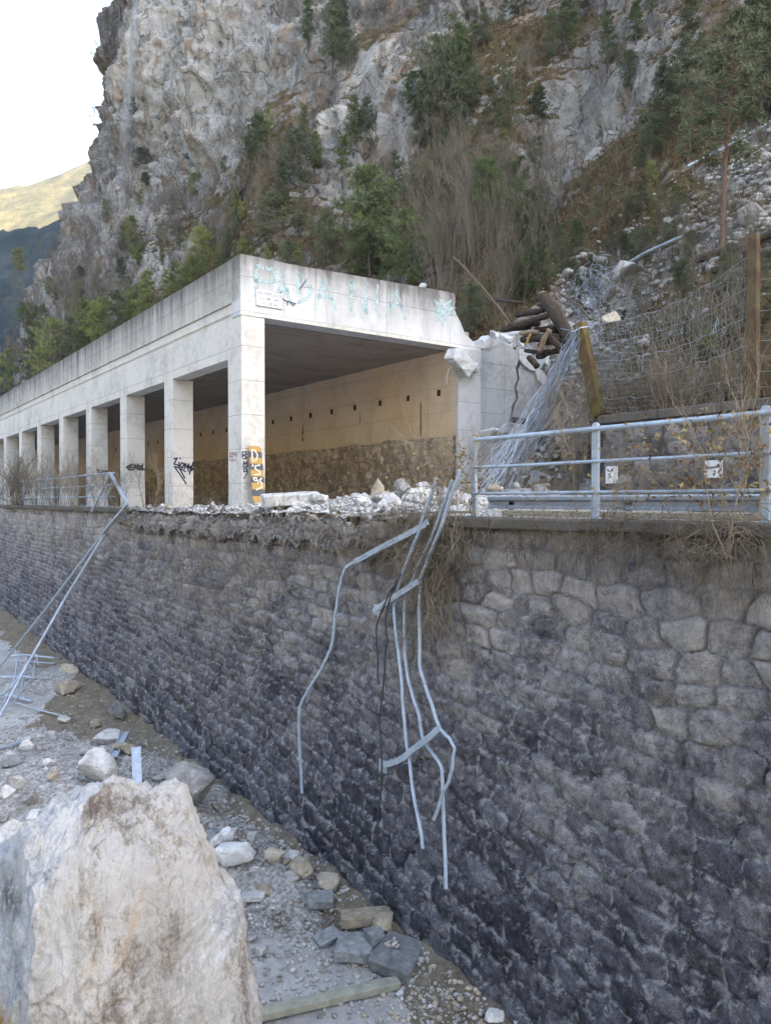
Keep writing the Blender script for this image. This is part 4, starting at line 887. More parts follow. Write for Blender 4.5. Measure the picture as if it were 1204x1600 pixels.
a_ = rr_ * da; b_ = rr_ * db; c_ = rr_ * dc; tp_ = 1 - .13 * np.clip(c_ / dep, 0, 1); a_ = a_ * tp_; b_ = b_ * tp_
fold = .27 * b_ - (a_ + .293)                                                     # ridge between the white left facet and the streaked front
nf_ = Fw; W = np.array(ctr)[None, None, :] + a_[..., None] * Rt + b_[..., None] * Up - c_[..., None] * nf_
w0, w1, w2 = W[..., 0], W[..., 1], W[..., 2]
vs_ = fbm(w0, w1, w2 * .6, 1.4, 3, .5, 33) * 3; dd = .07 * (np.floor(vs_) + sstep(.75, 1, vs_ - np.floor(vs_)) - vs_) + .10 * fbm(w0, w1, w2, 1.2, 4, .5, 3) + .035 * ridged(w0, w1, w2 * .45, 3.0, 4, .6, 7) + .018 * fbm(w0, w1, w2 * .5, 9, 4, .65, 5)
q_ = fbm(w0, w1, w2, 2.2, 3, .5, 22) * 4; dd = dd + .045 * (np.floor(q_) + sstep(.6, 1, q_ - np.floor(q_)) - q_)
lf_ = sstep(0, .5, fold); dd = dd + lf_ * (.10 * ridged(w0, w1, w2, 1.6, 4, .6, 13) - .1)
rad_ = np.sqrt(a_ ** 2 + b_ ** 2 + c_ ** 2) + 1e-6; sc_ = 1 + dd * .75 / np.maximum(rad_, .5)
W = np.array(ctr)[None, None, :] + (W - np.array(ctr)) * sc_[..., None]
Vb = W.reshape(-1, 3); i = np.arange(NU)[:, None]; j = np.arange(NVv - 1)[None, :]; i2 = (i + 1) % NU
Fq = np.stack([(i * NVv + j).ravel(), (i2 * NVv + j).ravel(), (i2 * NVv + j + 1).ravel(), (i * NVv + j + 1).ravel()], 1)
zone = 1 - sstep(-.1, .12, fold + .1 * fbm(w0, w1, w2, 3, 3)); zone = zone * (1 - .9 * np.exp(-((a_ - 1.52) / .17) ** 2 - ((b_ - .75) / .40) ** 2))
z2 = np.exp(-((a_ + .54) / .22) ** 2 - ((b_ - 1.15) / .22) ** 2) + np.exp(-((a_ + .62) / .35) ** 2 - ((b_ + .15) / .30) ** 2) * 1.2 + .42 * np.exp(-((a_ - 1.25 + .15 * b_) / .28) ** 2) * sstep(1.7, .8, b_) + .30 * np.exp(-((a_ - .1) / .15) ** 2) * sstep(1.6, .6, b_)
z3 = np.exp(-((a_ + .29) / .16) ** 2 - ((b_ - .13) / .13) ** 2) * 1.3 + np.exp(-((a_ + .22) / .2) ** 2 - ((b_ + .18) / .16) ** 2) * .8
Vb = Vb - np.array(ctr)
me = mesh_np('giant_boulder', Vb, Fq, True, {'zone': np.stack([zone.ravel(), np.clip(z2, 0, 1).ravel(), np.clip(z3, 0, 1).ravel()], 1).astype(np.float32)})
o = link('giant_boulder', me, M['boulder']); o.location = ctr; tag(o, 'giant pale limestone boulder streaked with brown, filling the lower left foreground', 'boulder')

# ------------------------------------------------------------------ rocks that can be told apart
def rock(u, y, wpx, hpx, mat, label, seed, dp=1.0, name='boulder', cat='boulder', group=None, where=None, sink=.12, n=16, sub=2, rz=0, amp=.08):
    p = Vector(where(u, y)) if where else Vector(ground(u, y)); w_ = px(p, wpx) * 1.16; h_ = px(p, hpx) * 1.16
    me = hull_rock(seed, (w_, w_ * dp, h_), n, sub, amp); me.name = name
    o = link(name, me, M[mat]); o.location = (p.x, p.y, p.z + h_ * (.5 - sink)); o.rotation_euler = (0, 0, rz - ANG); return tag(o, label, cat, group)
G = ground
def slab(u, y, wpx, dpx, hpx, mat, label, seed, rz, tilt=(0, 0), where=None, name='stone_slab'):
    p = Vector(where(u, y)) if where else Vector(G(u, y)); w_, d_, h_ = px(p, wpx), px(p, dpx), px(p, hpx); rs = random.Random(seed); bm = bmesh.new()
    k = rs.choice([4, 5, 5]); P = []
    cs_ = [(-.5, -.5), (.5, -.45), (.55, .4), (0, .55), (-.5, .5)] if k == 5 else [(-.5, -.5), (.5, -.5), (.5, .5), (-.5, .5)]
    cs_ = [(a + rs.uniform(-.07, .07), b_ + rs.uniform(-.07, .07)) for a, b_ in cs_]
    m = MB(); m.prism([(a * w_, b_ * d_, 0) for a, b_ in cs_], (rs.uniform(-.03, .03), 0, h_)); bm = bmesh.new()
    vs = [bm.verts.new(v) for v in m.v]
    for f in m.f: bm.faces.new([vs[i] for i in f])
    bmesh.ops.bevel(bm, geom=bm.edges[:], offset=h_ * .07, segments=1, affect='EDGES'); bmesh.ops.triangulate(bm, faces=bm.faces[:])
    for _ in range(2): bmesh.ops.subdivide_edges(bm, edges=bm.edges[:], cuts=1, use_grid_fill=True)
    bm.verts.index_update(); V = np.array([v.co[:] for v in bm.verts]); Fc = [[v.index for v in f.verts] for f in bm.faces]; bm.free()
    nn_ = fbm(V[:, 0] + seed, V[:, 1], V[:, 2], 5, 4, .6, seed % 40) * h_ * .07; V[:, 0] += nn_; V[:, 2] += nn_; V[:, 1] += nn_ * .5
    me = mesh_np(name, V, Fc, True)
    try: me.set_sharp_from_angle(angle=math.radians(30))
    except Exception: pass
    o = link(name, me, M[mat]); o.location = (p.x, p.y, p.z + .05); o.rotation_euler = (tilt[0], tilt[1], rz); return tag(o, label, 'stone slab')
rock(150, 1228, 62, 62, 'rock_w', 'rounded white boulder in the rubble beside the leaning steel profile', 5, .9)
rock(292, 1262, 82, 72, 'rock', 'large pale boulder lying against the foot of the wall behind the giant boulder', 9, .9)
rock(362, 1352, 66, 44, 'rock_w', 'angular white boulder with a sharp point right of the giant boulder', 12, .8)
rock(352, 1318, 26, 26, 'rock_w', 'small white wedge-shaped stone standing behind the angular white boulder', 13)
rock(326, 1316, 34, 22, 'rock_d', 'dark grey stone block lodged behind the giant boulder', 14)
rock(330, 1334, 22, 18, 'rock_d', 'small dark grey stone just right of the giant boulder', 15)
rock(182, 1124, 34, 30, 'rock_d', 'grey squared stone leaning against the foot of the wall', 16, .7, n=10)
rock(25, 1234, 28, 24, 'rock', 'pale rounded boulder in the rubble near the left edge', 17)
rock(10, 1330, 70, 50, 'rock', 'flat grey-white boulder half hidden behind the giant boulder at the left edge', 18, 1.1)
rock(60, 1282, 36, 18, 'rock_w', 'flat white stone in the rubble above the giant boulder', 19)
rock(22, 1195, 40, 16, 'rock_d', 'flat dark stone in the rubble at the left edge', 20)
rock(108, 1085, 60, 22, 'rock_t', 'brown soil-covered slab lying near the foot of the wall', 21, .6)
rock(104, 1062, 46, 26, 'rock_t', 'upper brown clod stacked above the soil-covered slab', 22, .6)
rock(196, 1178, 38, 24, 'rock_t', 'tan boulder between the white boulder and the wall', 24)
rock(172, 1162, 44, 26, 'rock', 'grey rounded boulder behind the leaning steel profile', 25)
rock(152, 1136, 22, 14, 'rock_t', 'small brown stone on the grey asphalt patch', 26)
rock(100, 1132, 22, 16, 'rock', 'small mottled stone left of the brown stone on the asphalt', 27)
rock(508, 1392, 46, 32, 'rock_t', 'tan stone block on top of the grey slab by the wall', 28, .8, n=12)
rock(408, 1492, 24, 20, 'rock_w', 'white stone alone on the asphalt above the timber plank', 29)
rock(398, 1488, 14, 12, 'rock_w', 'small white stone touching the lone white stone', 30)
rock(374, 1522, 16, 14, 'rock_w', 'small white stone at the right flank of the giant boulder', 31)
rock(772, 1598, 30, 24, 'rock_w', 'pale stone at the foot of the wall at the bottom edge', 32)
rock(624, 1556, 14, 10, 'rock_w', 'small white stone touching the end of the timber plank', 33)
rock(400, 1372, 24, 20, 'rock_w', 'white stone right of the angular white boulder', 34)
rock(600, 1455, 40, 34, 'rock_t', 'mossy tan stone against the wall above the large grey slab', 35)
rock(470, 1370, 40, 34, 'rock_t', 'tan boulder at the wall foot above the stone block', 36)
rock(430, 1345, 34, 26, 'rock_t', 'tan stone at the wall foot beside the rubble', 37)
slab(500, 1418, 42, 30, 15, 'rock_d', 'grey-white broken slab under the tan stone block', 1, .2 - ANG, (.1, .05))
slab(396, 1409, 34, 22, 8, 'rock_w', 'flat white slab on the asphalt below the angular white boulder', 2, .1 - ANG)
slab(568, 1446, 78, 26, 16, 'rock_t', 'long brownish kerb-like slab lying along the wall foot', 3, .75 - ANG * 0 - 1.2, (.1, 0))
slab(516, 1472, 38, 26, 9, 'rock_d', 'thin tilted grey slab left of the broken pair', 4, .5 - ANG, (.15, -.25))
slab(557, 1496, 56, 52, 18, 'rock_d', 'grey coping slab with a notched edge, left of the largest slab', 5, -.15 - ANG, (.06, .05))
slab(586, 1476, 26, 30, 16, 'rock_d', 'small grey slab wedged between the two coping slabs', 7, .5 - ANG, (.1, .1))
slab(626, 1512, 72, 70, 22, 'rock_d', 'largest grey coping slab lying in the corner by the wall', 8, -.45 - ANG, (.12, .10))
# many more single stones on the road
rs = random.Random(99); base = [hull_rock(200 + k, (1, rs.uniform(.7, 1.1), rs.uniform(.55, .85)), 14, 1, .09) for k in range(10)]
def field(N, area, smin, smax, mats, label, group, where, name='limestone_chunk', mind=0, keepf=None):
    made = 0; tries = 0
    while made < N and tries < N * 20:
        tries += 1; a = rs.choice(area); u = a[0] + rs.gauss(0, a[2]); y = a[1] + rs.gauss(0, a[3])
        if keepf and not keepf(u, y): continue
        p = where(u, y)
        if p is None: continue
        s = smin + (smax - smin) * rs.random() ** 2.6
        o = bpy.data.objects.new(name, base[rs.randrange(10)]); mm = M[rs.choice(mats)]
        key = (o.data.name, mm.name)
        if key not in _mc:
            d_ = o.data.copy(); d_.materials.clear(); d_.materials.append(mm); _mc[key] = d_
        o.data = _mc[key]; C.objects.link(o); o.location = (p[0], p[1], p[2] + s * .22); o.scale = (s, s, s); o.rotation_euler = (rs.uniform(-.3, .3), rs.uniform(-.3, .3), rs.uniform(0, 6.3))
        tag(o, label, 'stone', group); made += 1
_mc = {}
def offwall(u, y): p = ground(u, y); return p if p[0] < wallX(p[2]) - .12 and p[2] > -7 else None
field(150, [(60, 1230, 60, 45), (200, 1180, 60, 30), (300, 1250, 50, 40), (360, 1340, 40, 45), (430, 1350, 30, 30), (60, 1180, 60, 20), (330, 1300, 30, 20)], .10, .42, ['rock', 'rock_w', 'rock', 'rock_t'], 'pale limestone chunk lying in the rubble on the lower road', 'limestone chunks in the rubble on the lower road', offwall)
field(45, [(480, 1520, 80, 60), (420, 1450, 30, 50), (700, 1580, 50, 15)], .05, .13, ['rock', 'rock_w'], 'small white stone scattered on the bare grey asphalt in the foreground', 'small stones scattered on the asphalt', offwall, 'small_stone')
def gravel(name, N, area, where, smin, smax, mat, label, pw=3):
    ico = np.array([[0, 0, 1], [.89, 0, .45], [.28, .85, .45], [-.72, .53, .45], [-.72, -.53, .45], [.28, -.85, .45], [.72, .53, -.45], [-.28, .85, -.45], [-.89, 0, -.45], [-.28, -.85, -.45], [.72, -.53, -.45], [0, 0, -1]])
    IF = np.array([[0, 1, 2], [0, 2, 3], [0, 3, 4], [0, 4, 5], [0, 5, 1], [1, 6, 2], [2, 7, 3], [3, 8, 4], [4, 9, 5], [5, 10, 1], [1, 10, 6], [2, 6, 7], [3, 7, 8], [4, 8, 9], [5, 9, 10], [6, 11, 7], [7, 11, 8], [8, 11, 9], [9, 11, 10], [10, 11, 6]])
    Vs = []; Fs = []; nr = np.random.RandomState(len(name) + N); k = 0; tries = 0
    while k < N and tries < N * 6:
        tries += 1; a = area[nr.randint(len(area))]; p = where(a[0] + nr.randn() * a[2], a[1] + nr.randn() * a[3])
        if p is None: continue
        s = smin + (smax - smin) * nr.rand() ** pw; v = ico * nr.uniform(.6, 1.15, (12, 1)) * s * .5 * np.array([nr.uniform(.7, 1.3), nr.uniform(.7, 1.3), nr.uniform(.5, .9)])
        t = nr.uniform(0, 6.28); ct, st_ = math.cos(t), math.sin(t); v = v @ np.array([[ct, st_, 0], [-st_, ct, 0], [0, 0, 1]]); Vs.append(v + np.array([p[0], p[1], p[2] + s * .12])); Fs.append(IF + 12 * k); k += 1
    o = link(name, mesh_np(name, np.concatenate(Vs), np.concatenate(Fs)), mat); tag(o, label, None, None, 'stuff'); return o
gravel('rubble_gravel', 5200, [(60, 1230, 80, 60), (200, 1190, 70, 35), (300, 1260, 60, 45), (370, 1350, 45, 50), (440, 1380, 40, 40), (100, 1150, 80, 25), (480, 1500, 90, 70), (600, 1480, 60, 50)], offwall, .025, .13, M['rock'], 'fine pale gravel and rock fragments strewn over the lower road', 3)

# ------------------------------------------------------------------ debris on the upper road and the torn wall edge
def on_up(u, y):
    """point of the upper road / rubble seen at this pixel"""
    r = ray(u, y); d = np.linspace(8, 40, 900); P = r[None, :] * d[:, None]; ok = (P[:, 0] > 7.45) & (P[:, 0] < 16.4)
    Z = zup(np.clip(P[:, 0], 7.5, 16.6), P[:, 1]); m = ok & (P[:, 2] < Z)
    if not m.any(): return None
    k = int(np.argmax(m)); return (P[k, 0], P[k, 1], float(Z[k]))
def on_up2(u, y): return on_up(u, y) or (atX(u, 791, 8.6)[0], atX(u, 791, 8.6)[1], -.1)
slab(452, 792, 92, 60, 17, 'rock_w', 'long flat white rock slab lying right of the first column', 51, .25 - ANG, (.08, -.05), on_up2, 'rock_slab')
rock(498, 788, 28, 22, 'rock_w', 'rounded white boulder at the right end of the long white slab', 52, .9, where=on_up2)
rock(588, 783, 26, 36, 'rock_t', 'pointed tan and white boulder standing on the debris heap by the brown masonry', 53, .8, where=on_up2, n=10)
rock(594, 789, 30, 18, 'rock_w', 'white stone at the foot of the pointed boulder', 54, where=on_up2)
rock(566, 790, 26, 16, 'rock_w', 'white stone left of the pointed boulder', 55, where=on_up2)
rock(658, 790, 26, 24, 'rock_w', 'white boulder on the debris heap near the broken pipes', 56, where=on_up2)
rock(668, 776, 26, 18, 'rock', 'pale boulder behind the white one on the debris heap', 57, where=on_up2)
rock(290, 792, 22, 11, 'rock_t', 'brown stone on the wall edge below the second column', 58, where=on_up2)
rock(660, 446, 13, 10, 'rock_w', 'small white stone sitting on top of the portal parapet', 59, where=lambda u, y: atY(u, 450, GY + .25), sink=.2)
def up_gr(u, y): return on_up(u, y)
field(70, [(460, 792, 50, 6), (570, 788, 40, 8), (640, 785, 30, 8), (340, 794, 50, 4), (700, 792, 25, 5)], .07, .34, ['rock_w', 'rock_w', 'rock'], 'white broken stone lying in the debris along the edge of the upper road', 'white stones on the upper road', up_gr, 'broken_stone')
gravel('roadside_gravel', 2600, [(460, 793, 60, 6), (570, 790, 50, 8), (640, 787, 50, 9), (330, 794, 50, 5), (700, 795, 30, 5)], up_gr, .03, .13, M['rock_w'], 'white crushed rock fragments spread over the edge of the upper road', 2.5)
# torn wall crest: stones and soil clods where the coping has gone
def crest(u, y):
    Y = Yof([u], 7.3)[0]; z = -(y - 782) / 1200 * depth((7.3, Y, 0)); return (7.22 + RNG.uniform(-.12, .25) + min(0, z + .45) * .12, Y, z)
field(80, [(300, 800, 60, 6), (420, 806, 60, 9), (520, 810, 50, 10), (620, 812, 30, 8), (230, 796, 20, 3)], .06, .24, ['rock', 'rock_t', 'rock_d', 'rock_w'], 'loose stone stuck in the crumbling crest of the dark wall', 'loose stones along the crumbled wall crest', crest, 'wall_stone')
def zcrest(X, Y):
    e = sstep(9.0, 9.8, Y) * (1 - sstep(23.0, 24, Y)); return -.30 - (7.6 - X) * 1.0 * e + .16 * fbm(X, Y, X * 0, 2.6, 6, .65) - (1 - e) * .3
o = grid_mesh('crest_soil', np.linspace(7.10, 7.62, 40), np.linspace(9.0, 24, 900), zcrest, M['crest'], 'stuff'); o['label'] = 'brown crumbling soil along the torn crest of the dark wall'
mb = MB(); p, q = Vector(atX(568, 803, 7.5)), Vector(atX(745, 800, 7.35)); mb.bar(p, q, .06, .035); o = mb.build('pale_board', M['cream'], None, tuple(p)); tag(o, 'thin pale board lying along the crumbled wall crest left of the railing', 'board')

# dangling piece of concrete at the portal corner
D0 = Vector(atY(722, 566, GY - .35)); dg = empty('hanging_concrete', tuple(D0), 0, 'broken white concrete block dangling from the corner of the portal', 'concrete block')
def chunk(c, sx, sy, sz, rot, seed, name):
    me = hull_rock(seed, (sx, sy, sz), 8, 1, .03); bm = bmesh.new(); bmesh.ops.create_cube(bm, size=1)
    for v in bm.verts: v.co = Vector((v.co.x * sx, v.co.y * sy, v.co.z * sz))
    bmesh.ops.bevel(bm, geom=bm.edges[:], offset=.03, segments=1, affect='EDGES'); bmesh.ops.triangulate(bm, faces=bm.faces[:])
    for _ in range(2): bmesh.ops.subdivide_edges(bm, edges=bm.edges[:], cuts=1, use_grid_fill=True)
    V = np.array([v.co[:] for v in bm.verts]); bm.verts.index_update(); Fc = [[v.index for v in f.verts] for f in bm.faces]; bm.free()
    V += (fbm(V[:, 0] + seed, V[:, 1], V[:, 2], 4, 4, .6) * .035)[:, None]
    o = link(name, mesh_np(name, V, Fc, False), M['conc_new'], dg, Vector(c) - D0); o.rotation_euler = rot; return o
chunk(atY(721, 568, GY - .38), .78, .45, .48, (.2, .62, .1), 71, 'block'); chunk(atY(707, 556, GY - .34), .28, .42, .40, (.1, .5, .2), 72, 'block'); chunk(atY(741, 575, GY - .30), .26, .28, .34, (.2, -.5, .2), 73, 'block')
for a, b_, c_2 in [((701, 576), (697, 592), (698, 600)), ((735, 548), (741, 560), (738, 570)), ((748, 575), (760, 590), (757, 612)), ((714, 549), (722, 556), (726, 562))]:
    MB().tube([atY(*a, GY - .42), atY(*b_, GY - .42), atY(*c_2, GY - .42)], .009, 5).build('reinforcing_bar', M['galv_d'], dg)
# loose blocks and white rubble heaped on and beside the broken end wall
def endw(dy): return lambda u, y: atY(u, y, GY + dy)
rock(795, 545, 46, 34, 'conc_new', 'grey-topped white concrete block resting on the broken end wall', 74, .8, 'broken_block', 'concrete block', where=endw(.5), n=9, amp=.04, sink=.05)
rock(772, 538, 26, 24, 'conc_new', 'white concrete fragment left of the block on the broken end wall', 75, .8, 'broken_block', 'concrete block', where=endw(.6), n=9, amp=.05)
rock(826, 566, 30, 22, 'conc_new', 'white crushed concrete fragment at the right shoulder of the broken end wall', 76, .8, 'broken_block', 'concrete block', where=endw(.5), n=9, amp=.06)
rock(868, 556, 40, 30, 'rock_w', 'white boulder lodged beneath the top of the wire net bundle', 77, where=endw(.2))
rock(800, 700, 60, 40, 'rock_w', 'white rubble block under the net bundle at the foot of the end wall', 78, where=lambda u, y: atX(u, y, 15.4))
rock(768, 690, 40, 24, 'conc_new', 'pale concrete lump at the foot of the end wall', 79, where=lambda u, y: atX(u, y, 16))
mb = MB(); mb.bar(atX(802, 656, 15.2), atX(832, 660, 15.2), .18, .16); o = mb.build('timber_sleeper', M['log'], None, atX(802, 656, 15.2)); tag(o, 'short dark timber sleeper sticking out behind the net bundle', 'timber')
# soil slump filling the gap between the end wall and the collapsed stone wall
def zsl(X, Y):
    return -.3 + 1.0 * sstep(15.0, 17.2, X) + .9 * np.exp(-((Y - 14.6) / 1.9) ** 2) * sstep(14.2, 15.8, X) + .9 * sstep(16.8, 20.5, X) + 1.6 * sstep(16.4, 19, X) * sstep(17.3, 13.5, Y) + .16 * fbm(X, Y, X * 0, 1.8, 5, .6)
o = grid_mesh('soil_slump', np.linspace(13.6, 21.2, 200), np.linspace(10.8, 18.44, 190), zsl, M['soil'], 'structure')
def on_sl(u, y):
    r = ray(u, y); d = np.linspace(12, 30, 700); P = r[None, :] * d[:, None]; ok = (P[:, 0] > 13.6) & (P[:, 0] < 21) & (P[:, 1] > 11.9) & (P[:, 1] < 18.4)
    Z = zsl(P[:, 0], P[:, 1]); m = ok & (P[:, 2] < Z)
    if not m.any(): return None
    k = int(np.argmax(m)); return (P[k, 0], P[k, 1], float(Z[k]))
field(130, [(850, 690, 40, 40), (790, 730, 40, 20), (830, 660, 30, 25), (870, 620, 20, 30)], .10, .46, ['rock_w', 'rock_t', 'rock', 'rock_d'], 'stone in the collapsed gap between the end wall and the pale stone wall', 'stones in the collapsed gap', on_sl, 'fallen_stone')

# ------------------------------------------------------------------ mountainside stones (the rockfall track)
def on_hill(u, y):
    if (u < 860 and y > 560): return None
    h = hill_hit(u, y); return (h.x, h.y, h.z)
field(60, [(1150, 350, 60, 30), (1040, 400, 50, 26), (960, 440, 40, 24), (920, 500, 36, 40), (1180, 290, 30, 30), (880, 540, 20, 25)], .22, 1.0, ['rock_w', 'rock', 'rock'], 'white boulder in the rockfall track on the slope', 'white boulders in the rockfall track', on_hill, 'slope_boulder')
rock(986, 436, 56, 30, 'rock_w', 'largest white boulder of the slope, beside the fallen steel rail', 81, where=on_hill)
rock(955, 508, 34, 26, 'rock_t', 'tan squarish boulder just right of the leaning fence post top', 82, where=lambda u, y: atX(u, y, 17.0))
gravel('scree', 2300, [(1150, 350, 60, 40), (1040, 400, 60, 34), (960, 440, 46, 34), (920, 510, 40, 45), (1180, 280, 40, 35), (880, 590, 20, 40)], on_hill, .08, .40, M['rock'], 'white scree of small stones in the rockfall track', 3)
def mpipe(pts, r, mat, name, label, cat, off=.15):
    P = [hill_hit(u, y) + Vector((-off, 0, off)) for u, y in pts]; m = MB(); m.tube(P, r, 8); o = m.build(name, mat, None, tuple(P[0])); return tag(o, label, cat)
mpipe([(958, 448), (1016, 414), (1076, 388)], .06, M['galv'], 'steel_rail', 'straight steel rail lying on the slope beside the largest white boulder', 'steel rail', .35)
mpipe([(1080, 275), (1138, 246), (1204, 210)], .05, M['galv_d'], 'steel_rail', 'thin steel rail high on the slope near the right edge', 'steel rail', .3)
mpipe([(1095, 420), (1150, 404), (1215, 380)], .13, M['log'], 'fallen_log', 'long dark fallen log on the slope at the right edge', 'log', .25)
mpipe([(1120, 440), (1175, 425), (1215, 412)], .10, M['log'], 'fallen_log', 'lower dark fallen log at the right edge above the fence', 'log', .25)

# ------------------------------------------------------------------ rockfall fence
FX = 15.25
fe = empty('rockfall_fence', atX(937, 645, FX), 0, 'old rockfall fence of wire cables between a leaning yellow-brown post and an upright rusty post', 'rockfall fence')
def hpost(p, q, w_, mat, nm='post'):
    m = MB(); p = Vector(p); q = Vector(q); d = (q - p).normalized(); s_ = d.cross(Vector((1, 0, 0))).normalized()
    m.bar(p, q, w_ * .8, w_, up=tuple(s_)); m.bar(p - s_ * w_ * .52 + d * .02, q - s_ * w_ * .52, w_ * .86, .03, up=tuple(s_)); m.bar(p + s_ * w_ * .52 + d * .02, q + s_ * w_ * .52, w_ * .86, .03, up=tuple(s_))
    return m.build(nm, mat, fe)
tA, bA = Vector(atX(905, 506, FX)), Vector(atX(935, 650, FX)); hpost(bA, tA, .24, M['post'])
tB, bB = Vector(atX(1176, 368, FX + .1)), Vector(atX(1176, 626, FX + .1)); hpost(bB, tB, .17, M['post_r'])
tC, bC = Vector((FX + .1, -1.0, 5.2)), Vector((FX + .1, -1.0, 1.9)); hpost(bC, tC, .17, M['post_r'])
def sag(a, b_, s_, n=14, wob=.0, seed=0):
    r_ = random.Random(seed); return [a.lerp(b_, i / n) + Vector((r_.uniform(-wob, wob), r_.uniform(-wob, wob), -s_ * 4 * (i / n) * (1 - i / n) + r_.uniform(-wob, wob))) for i in range(n + 1)]
nl = 20; lines = []
for k in range(nl):
    t = k / (nl - 1); a = tA.lerp(bA, t * .96) + Vector((.12, 0, 0)); b_ = tB.lerp(bB, .08 + t * .88) + Vector((.12, 0, 0))
    L1 = sag(a, b_, .10 + .30 * (1 - t), 22, .03, k); lines.append(L1)
    MB().tube(L1, .010, 3, False).build('cable', M['galv_d'] if k % 4 == 0 else M['net'], fe)
    if k % 2 == 0: MB().tube(sag(b_, tC.lerp(bC, .08 + t * .88), .2, 8, .02, k), .0075, 3, False).build('cable', M['galv_d'] if k % 4 == 0 else M['net'], fe)
m = MB(); r_ = random.Random(4)
for j in range(62):
    i0 = j * 21.9 / 62; P = []
    for k in range(nl):
        i = i0 + r_.uniform(-.28, .28); i = min(max(i, 0), 21.99); a = lines[k][int(i)].lerp(lines[k][int(i) + 1], i % 1); P.append(a + Vector((r_.uniform(-.02, .04), 0, 0)))
    m.tube(P, .006, 3, False)
m.build('wire_mesh', M['net'], fe)
m = MB()
for j in range(34):                                        # bright clips hanging off the net
    k = r_.randrange(3, nl - 1); i = r_.uniform(4, 20); a = lines[k][int(i)].lerp(lines[k][int(i) + 1], i % 1) + Vector((-.03, 0, 0)); h = r_.uniform(.08, .2)
    m = MB(); m.tube([a + Vector((0, 0, 0)), a + Vector((-.02, -.03, -h * .3)), a + Vector((0, -.03, -h * .7)), a + Vector((0, 0, -h)), a + Vector((0, .03, -h * .7)), a + Vector((0, .025, -h * .35))], .008, 4); m.build('cable_clip', M['galv'], fe)
pass
m = MB(); m.tube([tA + Vector((-.16, .14, -.17)), tA + Vector((-.19, 0, -.22)), tA + Vector((-.16, -.16, -.15)), tA + Vector((.05, -.2, -.10))], .02, 6); m.build('rope_loop', M['galv_d'], fe)
# the pulled-down bundle of net
nb = empty('net_bundle', tuple(tA), 0, 'blue-grey bundle of torn wire net stretched from the leaning post down to the road', 'wire net')
m = MB(); r_ = random.Random(12); m2 = MB()
for j in range(58):
    e = r_.gauss(0, 1); a = Vector(atX(895 + r_.uniform(-8, 10), 520 + r_.uniform(-8, 22), 15.1)); b_ = Vector(atX(866 + e * 9, 600, 15.0)); c_2 = Vector(atX(815 + e * 9, 690, 14.3 + .3 * e)); d_ = Vector(atX(768 + e * 14 + (r_.random() < .3) * -20, 775 + r_.uniform(-30, 12), 13.0 + .5 * e))
    P = []
    for t in np.linspace(0, 1, 14):
        p = a * (1 - t) ** 3 + b_ * 3 * t * (1 - t) ** 2 + c_2 * 3 * t * t * (1 - t) + d_ * t ** 3; P.append(p + Vector((r_.gauss(0, .05), r_.gauss(0, .07), r_.gauss(0, .05))))
    (m if j % 3 else m2).tube(P, .0075, 4, False)
m.build('wire_strands', M['wire_b'], nb); m2.build('wire_strands', M['galv'], nb)
m = MB()
for j in range(60):
    a = Vector(atX(850 + r_.uniform(-40, 70), 640 + r_.uniform(-60, 20), 15.2)); b_ = Vector(atX(760 + r_.uniform(-40, 60), 760 + r_.uniform(-40, 10), 13.5)); m.tube(sag(a, b_, r_.uniform(.0, .25), 9, .06, j), .006, 3, False)
m.build('loose_wires', M['net'], nb)
m = MB()
for j in range(26):
    u, y = 775 + r_.gauss(0, 16), 790 + r_.gauss(0, 7); c_2 = Vector(atX(u, min(y, 800), 13.2)); R_ = r_.uniform(.08, .25); m.tube([c_2 + Vector((r_.uniform(-.05, .05), math.cos(t) * R_, math.sin(t) * R_ * .7 + .1)) for t in np.linspace(0, r_.uniform(3, 6), 10)], .009, 4, False)
m.build('wire_coils', M['white'], nb)
o = empty('tangled_wire', atX(925, 460, 18), 0, 'blue-grey tangle of wire rope caught on the slope above the leaning post', 'wire net'); m = MB()
for j in range(40):
    u, y = 925 + r_.gauss(0, 14), 455 + r_.gauss(0, 22); c_2 = Vector(atX(u - (y - 450) * .3, y, 17.6)); R_ = r_.uniform(.12, .45); a0_ = r_.uniform(0, 6)
    m.tube([c_2 + Vector((r_.uniform(-.1, .1), math.cos(a0_ + t) * R_, math.sin(a0_ + t) * R_)) for t in np.linspace(0, r_.uniform(2, 6), 9)], .010, 4, False)
m.build('wire_rope', M['wire_b'], o)

# ------------------------------------------------------------------ pile of broken logs behind the end wall
def log(pix, X, r, mat, label, name='split_log', group=None):
    P = [Vector(atX(u, y, X)) for u, y in pix]; m = MB(); n = len(P); q = []
    for i in range(len(P) - 1):
        for k in range(4): q.append(P[i].lerp(P[i + 1], k / 4) + Vector((RNG.uniform(-.02, .02), RNG.uniform(-.02, .02), RNG.uniform(-.02, .02))))
    q.append(P[-1]); m.tube(q, [r * RNG.uniform(.8, 1.12) for _ in q], 8); o = m.build(name, mat, None, tuple(P[0]), smooth=True); return tag(o, label, 'log', group)
log([(788, 514), (825, 503), (852, 494)], 17.6, .12, M['log'], 'long dark log slanting across the top of the log pile')
log([(808, 492), (835, 488), (852, 482)], 17.9, .10, M['log'], 'uppermost short log of the log pile')
log([(812, 521), (840, 519)], 17.5, .07, M['splinter'], 'pale splintered piece lying across the middle of the log pile')
log([(842, 550), (848, 533), (858, 516)], 17.2, .085, M['splinter'], 'pale upright splinter leaning on the front of the log pile')
log([(822, 540), (824, 530), (828, 522)], 17.2, .035, M['hy'], 'small yellow bent stick in the front of the log pile')
log([(815, 530), (850, 528), (872, 532)], 17.6, .11, M['log'], 'dark horizontal log low in the log pile')
